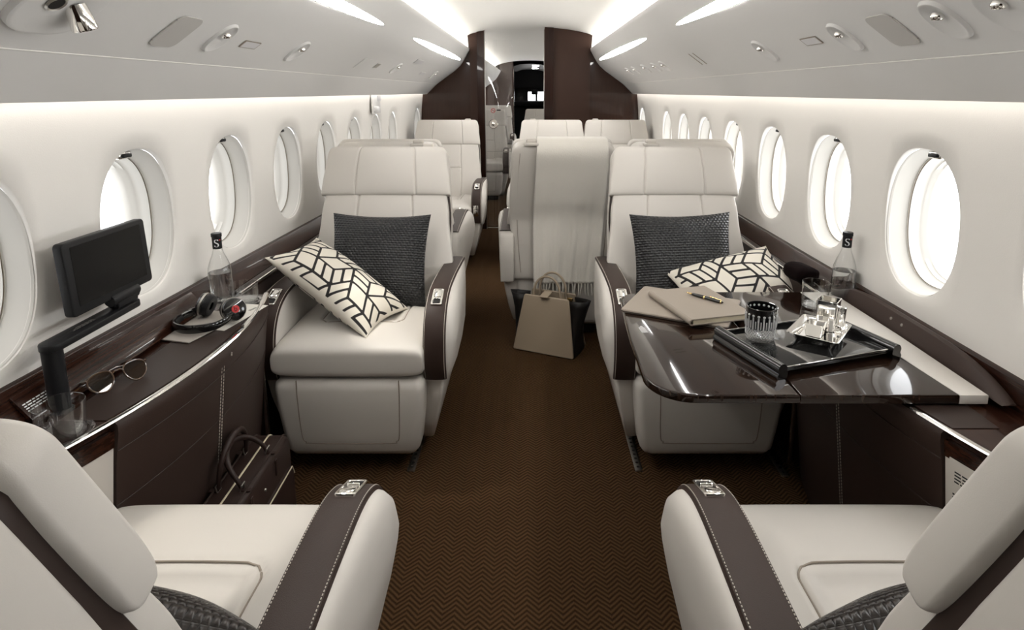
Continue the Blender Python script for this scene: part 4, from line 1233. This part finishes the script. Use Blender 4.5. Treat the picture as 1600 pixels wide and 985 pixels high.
# open lid along the wall
t = thing('cabinet_lid', 'brown leather-lined lid standing open along the wall side of the table', 'lid', (1.04, 1.6, .69))
bm = B()
lp = []
for i in range(25):
    k = i / 24; y = 1.205 + .78 * k
    z = .002 + .052 * (1 - abs(2 * k - 1) ** 4); xx = .028 - .02 * (2 * k - 1) ** 2
    bx = 1.024 - .0 * k
    sec = [(bx - .002, 0), (bx + .002, z * .5), (bx + .008, z * .86), (bx + .011, z), (bx + .022, z + .003), (bx + .030, z), (bx + .030, 0)]
    lp.append([(x - 1.04, y - 1.6, zz) for x, zz in sec])
loft(bm, lp); ld = obj('lid_panel', bm, 'brown', t, angle=35)
bm = B()
for y in (1.63, 1.58): lathe(bm, [(0, 0), (.0045, 0), (.004, .002), (0, .0025)], 12, T((1.0285 - 1.04, y - 1.6, .035), (0, R(-75), 0)))
obj('screw', bm, 'steel', ld)
bm = B(); tube(bm, [(-.0035, 1.205 + .78 * i / 24 - 1.6, (.002 + .052 * (1 - abs(2 * i / 24 - 1) ** 4)) * .62) for i in range(25)], .0012, 6); obj('seam', bm, 'brown_plain', ld)

# things on the table ------------------------------------------------
ZT = .7002
t = thing('document_folder', 'large taupe leather folder lying on the table under the notebook', 'folder', (.472, 1.785, ZT), (0, 0, R(-27)))
bm = B(); prism(bm, rrect(.315, .252, .012), .011, bev=.004, seg=3); obj('cover', bm, 'taupe', t, angle=30)
bm = B(); tube(bm, [(x, y, .0055) for x, y in rrect(.3155, .2525, .012)], .0012, 6, True); obj('seam', bm, 'brown_plain', t)
t = thing('notebook', 'taupe leather notebook with cream pages on top of the folder', 'notebook', (.514, 1.755, ZT + .0115), (0, 0, R(15)))
bm = B()
W, Hh = .195, .26
sec = [(-.0, .0)]
def cov(z0, th):
    b = B(); prism(b, rrect(W, Hh, .006), th, T((0, 0, z0)), .001, 1); return b
obj('cover', cov(0, .004), 'taupe', t, angle=30); 
obj('cover', cov(.016, .004), 'taupe', t, angle=30)
bm = B(); box(bm, (W - .008, Hh - .003, .0125), (.003, 0, .010)); obj('page_block', bm, 'pages', t)
bm = B(); mxs = [(-W / 2 + .004 - .0105 * math.sin(a), .010 - .010 * math.cos(a)) for a in [PI * i / 10 for i in range(11)]]
loft(bm, [[(x, y, z) for x, z in mxs] + [(x * 0 + (-W / 2 + .004) - .007 * math.sin(PI * (10 - i) / 10), y, .010 - .0065 * math.cos(PI * (10 - i) / 10)) for i, (x, z) in enumerate(mxs)] for y in (-Hh / 2, Hh / 2)]); obj('spine', bm, 'taupe', t, angle=60)
bm = B(); box(bm, (.02, .03, .0016), (W / 2 + .006, -.055, .010)); obj('ribbon', bm, 'greycover', t)
t = thing('pen', 'black and gold ballpoint pen lying on the notebook', 'pen', (.536, 1.776, ZT + .0365), (0, 0, R(-48)))
mp = T((0, 0, 0), (0, R(90), 0))
bm = B(); lathe(bm, [(0, -.062), (.001, -.062), (.0022, -.055), (.0032, -.044), (.0035, -.042)], 16, mp); obj('tip', bm, 'gold', t)
bm = B(); lathe(bm, [(.0035, -.042), (.005, -.036), (.0056, -.004), (.0056, .0)], 16, mp); lathe(bm, [(.0056, .004), (.0056, .05), (.0045, .060), (.0025, .065), (0, .066)], 16, mp); obj('barrel', bm, 'black_gloss', t)
bm = B(); lathe(bm, [(.0055, -.0005), (.0060, .0), (.0060, .004), (.0055, .0045)], 16, mp); tube(bm, [(.058, 0, .006), (.03, 0, .0075), (.018, 0, .0065)], .0009, 6); lathe(bm, [(.0047, .056), (.0050, .058), (.0043, .061)], 16, mp); obj('ring', bm, 'gold', t)

# tray
TR = R(18.5)
TX, TY = .714, 1.480
t = thing('serving_tray', 'black glossy serving tray with rolled side rails on the table', 'tray', (TX, TY, ZT), (0, 0, TR))
bm = B(); box(bm, (.345, .235, .006), (0, 0, .017), .002); box(bm, (.345, .006, .010), (0, .114, .021), .0015); box(bm, (.345, .006, .008), (0, -.114, .021), .0015); obj('bed', bm, 'black_gloss', t)
for s in (-1, 1):
    bm = B()
    pr = [(0, 0), (.022, 0), (.026, .008), (.022, .016), (.024, .026), (.018, .036), (.008, .038), (.0, .032), (-.004, .020), (-.002, .008)]
    lp = [[(s * (.168 + x - .004), y, z) for x, z in [tuple(q) for q in smooth_poly(pr, 3, True)]] for y in (-.124, .124)]
    loft(bm, lp); obj('side_rail', bm, 'black_gloss', t, angle=30)
bm = B()
for y in (-.116, .116): box(bm, (.33, .0018, .0018), (0, y, .0258))
obj('edge_line', bm, 'silver', t)
ZB = ZT + .0203
def on_tray(x, y, z=0):
    c, s = math.cos(TR), math.sin(TR); return (TX + c * x - s * y, TY + s * x + c * y, ZB + z)
# crystal tumbler: dark cased glass with cut flutes
t = thing('crystal_tumbler', 'black cut-crystal tumbler on the left of the serving tray', 'glass', (.607, 1.504, ZB))
r, h = .040, .088
bm = B(); lathe(bm, [(0, 0), (.034, 0), (.036, .004), (.036, .010), (.0355, .013), (.0365, .030), (r - .001, .032)], 40, cap=False)
lathe(bm, [(.030, .032), (.031, .016), (0, .014)], 40, cap=False); bs = obj('clear_base', bm, 'thin_glass', t)
bm = B(); lathe(bm, [(.0372, .034), (.0385, .060), (r, h), (r - .0015, h + .0006), (r - .003, h), (.0345, .034)], 48, cap=False); sl_ = obj('dark_wall', bm, 'black_gloss', t)
bm = B()
for k in range(18):
    a = 2 * PI * k / 18
    mxk = Matrix.Rotation(a, 4, 'Z')
    tube(bm, [(.0378, 0, .034), (.0384, 0, .050), (.0390, 0, .066)], .0021, 6, mx=mxk)
    lathe(bm, [(0, .0), (.0036, .0), (.0026, .0016), (0, .002)], 10, mxk @ T((.0388, 0, .070), (0, R(86), 0)))
    m2 = Matrix.Rotation(a + PI / 18, 4, 'Z')
    tube(bm, [(.0378, 0, .036), (.0382, 0, .046), (.0386, 0, .056)], .0016, 6, mx=m2)
    lathe(bm, [(0, .0), (.0032, .0), (.002, .0014), (0, .0018)], 10, mxk @ T((.0362, 0, .078), (0, R(-86), 0)))
obj('cut_flute', bm, 'cut', sl_)
bm = B()
for k in range(30):
    for d in (-1, 1):
        tube(bm, [((.0366 + .0008 * z / .02) * math.cos(2 * PI * k / 30 + d * z * 22), (.0366 + .0008 * z / .02) * math.sin(2 * PI * k / 30 + d * z * 22), .012 + z) for z in (0, .007, .014, .020)], .0010, 4)
obj('cut_lattice', bm, 'cut', bs)
# silver set
t = thing('silver_dish', 'square polished silver dish with flared rim on the serving tray', 'dish', (.766, 1.510, ZB), (0, 0, R(51)))
bm = B()
def sq(w, d, z, r=.010): return [(x, y, z) for x, y in rrect(w, d, r, 4)]
loft(bm, [sq(.125, .085, 0), sq(.130, .09, .002), sq(.140, .10, .014), sq(.164, .124, .023), sq(.166, .126, .0245), sq(.164, .124, .0255), sq(.136, .096, .0165), sq(.124, .084, .005), sq(.02, .02, .004, .004)]); obj('dish_body', bm, 'silver', t, angle=35)
def cup(name, lab, loc, rz, w, h, handle):
    t = thing(name, lab, 'silverware', loc, (0, 0, rz))
    bm = B(); loft(bm, [sq(w * .80, w * .80, 0, .004), sq(w * .86, w * .86, .002, .004), sq(w, w, h, .004), sq(w * 1.03, w * 1.03, h + .001, .004), sq(w * .92, w * .92, h, .003), sq(w * .78, w * .78, .006, .003), sq(.01, .01, .005, .002)]); obj('cup_body', bm, 'silver', t, angle=30)
    if handle:
        bm = B(); prism(bm, smooth_corners([(0, 0), (.020, 0), (.020, h * .62), (0, h * .62)], .004), .014, T((w / 2 - .002, .007, h * .22), (R(90), 0, 0)), .002, 2); obj('handle', bm, 'silver', t, angle=30)
zc = ZB + .0055
p = (.806, 1.552); cup('creamer', 'tall square silver creamer with block handle standing in the silver dish', (p[0], p[1], zc), R(-39), .052, .084, True)
p = (.755, 1.512); cup('sugar_bowl', 'low square silver bowl in front of the creamer in the silver dish', (p[0], p[1], zc), R(-39), .046, .034, False)

# pouch on the right ledge
bm = B()
mxp = T((.972, 2.085, .722), (0, R(6), R(12)))
r_ = bmesh.ops.create_uvsphere(bm, u_segments=32, v_segments=18, radius=1.)
for v in bm.verts:
    x, y, z = v.co
    f = lambda a, p: math.copysign(abs(a) ** p, a)
    v.co = mxp @ Vector((.047 * f(x, .6) * (1 + .04 * math.sin(9 * y)), .060 * f(y, .6), .030 * f(z, .65) * (1 + .10 * math.sin(5 * x + 2))))
tag(obj('velvet_pouch', bm, 'velvet', angle=180), 'soft black pouch on the ledge between the right seat and wall', 'pouch')

# tablet standing far on the right
t = thing('tablet', 'dark tablet propped beside a far right window', 'tablet', (.955, 3.62, .945), (R(-15), 0, R(-20)))
bm = B(); prism(bm, rrect(.15, .13, .008), .008, T((0, 0, .065), (R(90), 0, 0)), .002, 2); obj('case', bm, 'black', t, angle=30)
bm = B(); prism(bm, rrect(.135, .112, .002), .0006, T((0, -.008, .065), (R(90), 0, 0))); obj('screen', bm, 'taupe', t)
bm = B(); box(bm, (.03, .02, .31), (0, .005, -.145), .004); obj('stand', bm, 'black', t)

# ------------------------------------------------------------------ left cabinet top
ZC = .6916
bm = B(); prism(bm, rrect(.15, .22, .002), .004, bev=.001, seg=1)
o = tag(obj('magazine', bm, 'greycover', angle=30), 'grey magazine under the black headphones on the left cabinet', 'magazine'); o.location = (-.965, 1.655, ZC + .0005); o.rotation_euler = (0, 0, R(-14))
t = thing('brochure', 'pale printed brochure sticking out from under the magazine by the left bottle', 'brochure', (-.905, 1.735, ZC - .0011), (0, 0, R(-10)))
bm = B(); box(bm, (.11, .21, .0014), (0, 0, .0007)); obj('sheet', bm, 'paper', t)
bm = B(); lines_bm(bm, .04, .010, 3, T((.03, .07, .0014), (0, 0, R(80)))); obj('lettering', bm, 'black', t)
# headphones
t = thing('headphones', 'black headphones with red ear-cup mark lying on the magazine', 'headphones', (-.935, 1.665, ZC + .0055), (0, 0, R(68)))
bm = B()
pts = []
for i in range(33):
    a = R(60 + 240 * i / 32)
    pts.append((-.012 + .078 * math.cos(a), .074 * math.sin(a), .016 + .030 * (1 - math.cos(a)) * .0 + .012 * max(0, math.cos(a) + .3)))
tube(bm, pts, [.008 + .003 * math.sin(PI * i / 32) for i in range(33)], 10, flat=(.55, 1.25)); obj('headband', bm, 'black_gloss', t)
bm = B(); tube(bm, [(-.012 + (p[0] + .012) * .93, p[1] * .93, p[2]) for p in pts[6:27]], .0075, 8, flat=(.6, 1.2)); obj('band_padding', bm, 'black', t)
for s in (-1, 1):
    mc = T((.040, s * .056, .036), (R(s * -72), R(0), R(s * 22)))
    bm = B(); lathe(bm, [(0, -.004), (.030, -.004), (.0335, .0), (.034, .008), (.031, .014), (.018, .018), (0, .019)], 32, mc); ec = obj('ear_cup', bm, 'black_gloss', t)
    bm = B(); lathe(bm, [(.012, -.018), (.020, -.022), (.030, -.020), (.0345, -.012), (.0335, -.004), (.02, -.004)], 32, mc, cap=False); obj('ear_cushion', bm, 'black', ec)
    bm = B(); lathe(bm, [(0, .0188), (.011, .0186), (.011, .0196), (0, .0198)], 24, mc); obj('logo_disc', bm, 'red', ec)
    bm = B(); text_bm(bm, 'b', .020, lambda x, y, z: tuple(mc @ Vector((x, y, .0201)))); obj('logo_letter', bm, 'black', ec)
    bm = B(); lathe(bm, [(.0342, .001), (.0352, .002), (.0352, .006), (.0342, .007)], 32, mc, cap=False); obj('trim_ring', bm, 'steel', ec)
# sunglasses
t = thing('sunglasses', 'tortoiseshell sunglasses resting folded on the left cabinet top', 'sunglasses', (-.950, 1.300, ZC), (0, 0, R(62)))
mg = T((0, 0, .022), (R(62), 0, 0))
for s in (-1, 1):
    pr = smooth_poly([(s * .012, .008), (s * .020, .020), (s * .045, .022), (s * .062, .012), (s * .060, -.008), (s * .045, -.022), (s * .028, -.022), (s * .015, -.008)], 5, True)
    bm = B(); tube(bm, [(p.x, p.y, -.004 * (p.x / .06) ** 2) for p in pr], .0022, 7, True, mg); rm = obj('rim', bm, 'tort', t)
    bm = B(); vs = [bm.verts.new(mg @ Vector((p.x, p.y, -.004 * (p.x / .06) ** 2))) for p in pr]; f = bm.faces.new(vs)
    rr = bmesh.ops.extrude_face_region(bm, geom=[f]); d = (mg.to_3x3() @ Vector((0, 0, -.0012)))
    for v in rr['geom']:
        if isinstance(v, bmesh.types.BMVert): v.co += d
    obj('lens', bm, 'lens', rm)
    bm = B(); tube(bm, [mg @ Vector((s * .064, .014, 0)), (s * .066, .010, .030), (s * .060, .060, .014 + .006 * (s > 0)), (s * .050, .105, .004), (s * .046, .125, .003)], [.0024, .0024, .002, .002, .003], 8); obj('temple', bm, 'tort', t)
bm = B(); tube(bm, [(-.013, .010, 0), (-.006, .014, .002), (.006, .014, .002), (.013, .010, 0)], .0022, 7, False, mg); tube(bm, [(-.016, .019, 0), (0, .0215, .001), (.016, .019, 0)], .0015, 7, False, mg); obj('bridge', bm, 'tort', t)

# ------------------------------------------------------------------ light
w = bpy.data.worlds.new('sky'); SC.world = w; w.use_nodes = True
bg = w.node_tree.nodes['Background']; wn_, wl_ = w.node_tree.nodes, w.node_tree.links
bg.inputs['Color'].default_value = (.97, .985, 1, 1)
tcw = wn_.new('ShaderNodeTexCoord'); spw = wn_.new('ShaderNodeSeparateXYZ'); mrw = wn_.new('ShaderNodeMapRange')
wl_.new(tcw.outputs['Generated'], spw.inputs[0]); wl_.new(spw.outputs['X'], mrw.inputs['Value'])
mrw.inputs['From Min'].default_value = -1; mrw.inputs['From Max'].default_value = 1; mrw.inputs['To Min'].default_value = 1.0; mrw.inputs['To Max'].default_value = 8.0
wl_.new(mrw.outputs['Result'], bg.inputs['Strength'])   # overcast sky, brighter on the sun's side
def area(nm, loc, rot, sx, sy_, pw, col=(1, .97, .93)):
    l = bpy.data.lights.new(nm, 'AREA'); l.shape = 'RECTANGLE'; l.size = sx; l.size_y = sy_; l.energy = pw; l.color = col
    o = bpy.data.objects.new(nm, l); COL.objects.link(o); o.location = loc; o.rotation_euler = rot; return o
def spotl(nm, loc, to, pw, ang=40, blend=.6, col=(1, .95, .86), rad=.015):
    l = bpy.data.lights.new(nm, 'SPOT'); l.energy = pw; l.spot_size = R(ang); l.spot_blend = blend; l.color = col; l.shadow_soft_size = rad
    o = bpy.data.objects.new(nm, l); COL.objects.link(o); o.location = loc
    o.rotation_euler = (Vector(to) - Vector(loc)).to_track_quat('-Z', 'Y').to_euler(); return o
for sx in (-1, 1):
    for yc in WIN:
        k = round((yc - 1.63) / .52)
        if k in SKIP or k == -6 or k > 9: continue
        l = area('window_portal', (sx * (Xw(1.005) + .14), yc, 1.005), (0, R(90) * sx, 0), .33, .25, 1)
        l.data.cycles.is_portal = True
spotl('reading_beam', (-.80, 1.10, 1.47), (-.60, 1.05, .48), 26, 24)
spotl('reading_beam', (-.80, 2.16, 1.47), (-.46, 2.12, .5), 20, 26)

SC.cycles.use_denoising = True
SC.cycles.max_bounces = 14; SC.cycles.diffuse_bounces = 3; SC.cycles.glossy_bounces = 6; SC.cycles.transmission_bounces = 10; SC.cycles.transparent_max_bounces = 16
SC.cycles.caustics_reflective = False; SC.cycles.caustics_refractive = False
SC.cycles.sample_clamp_indirect = 8
SC.view_settings.view_transform = 'Standard'; SC.view_settings.look = 'None'; SC.view_settings.gamma = 1.; SC.view_settings.use_curve_mapping = False
SC.view_settings.exposure = .12
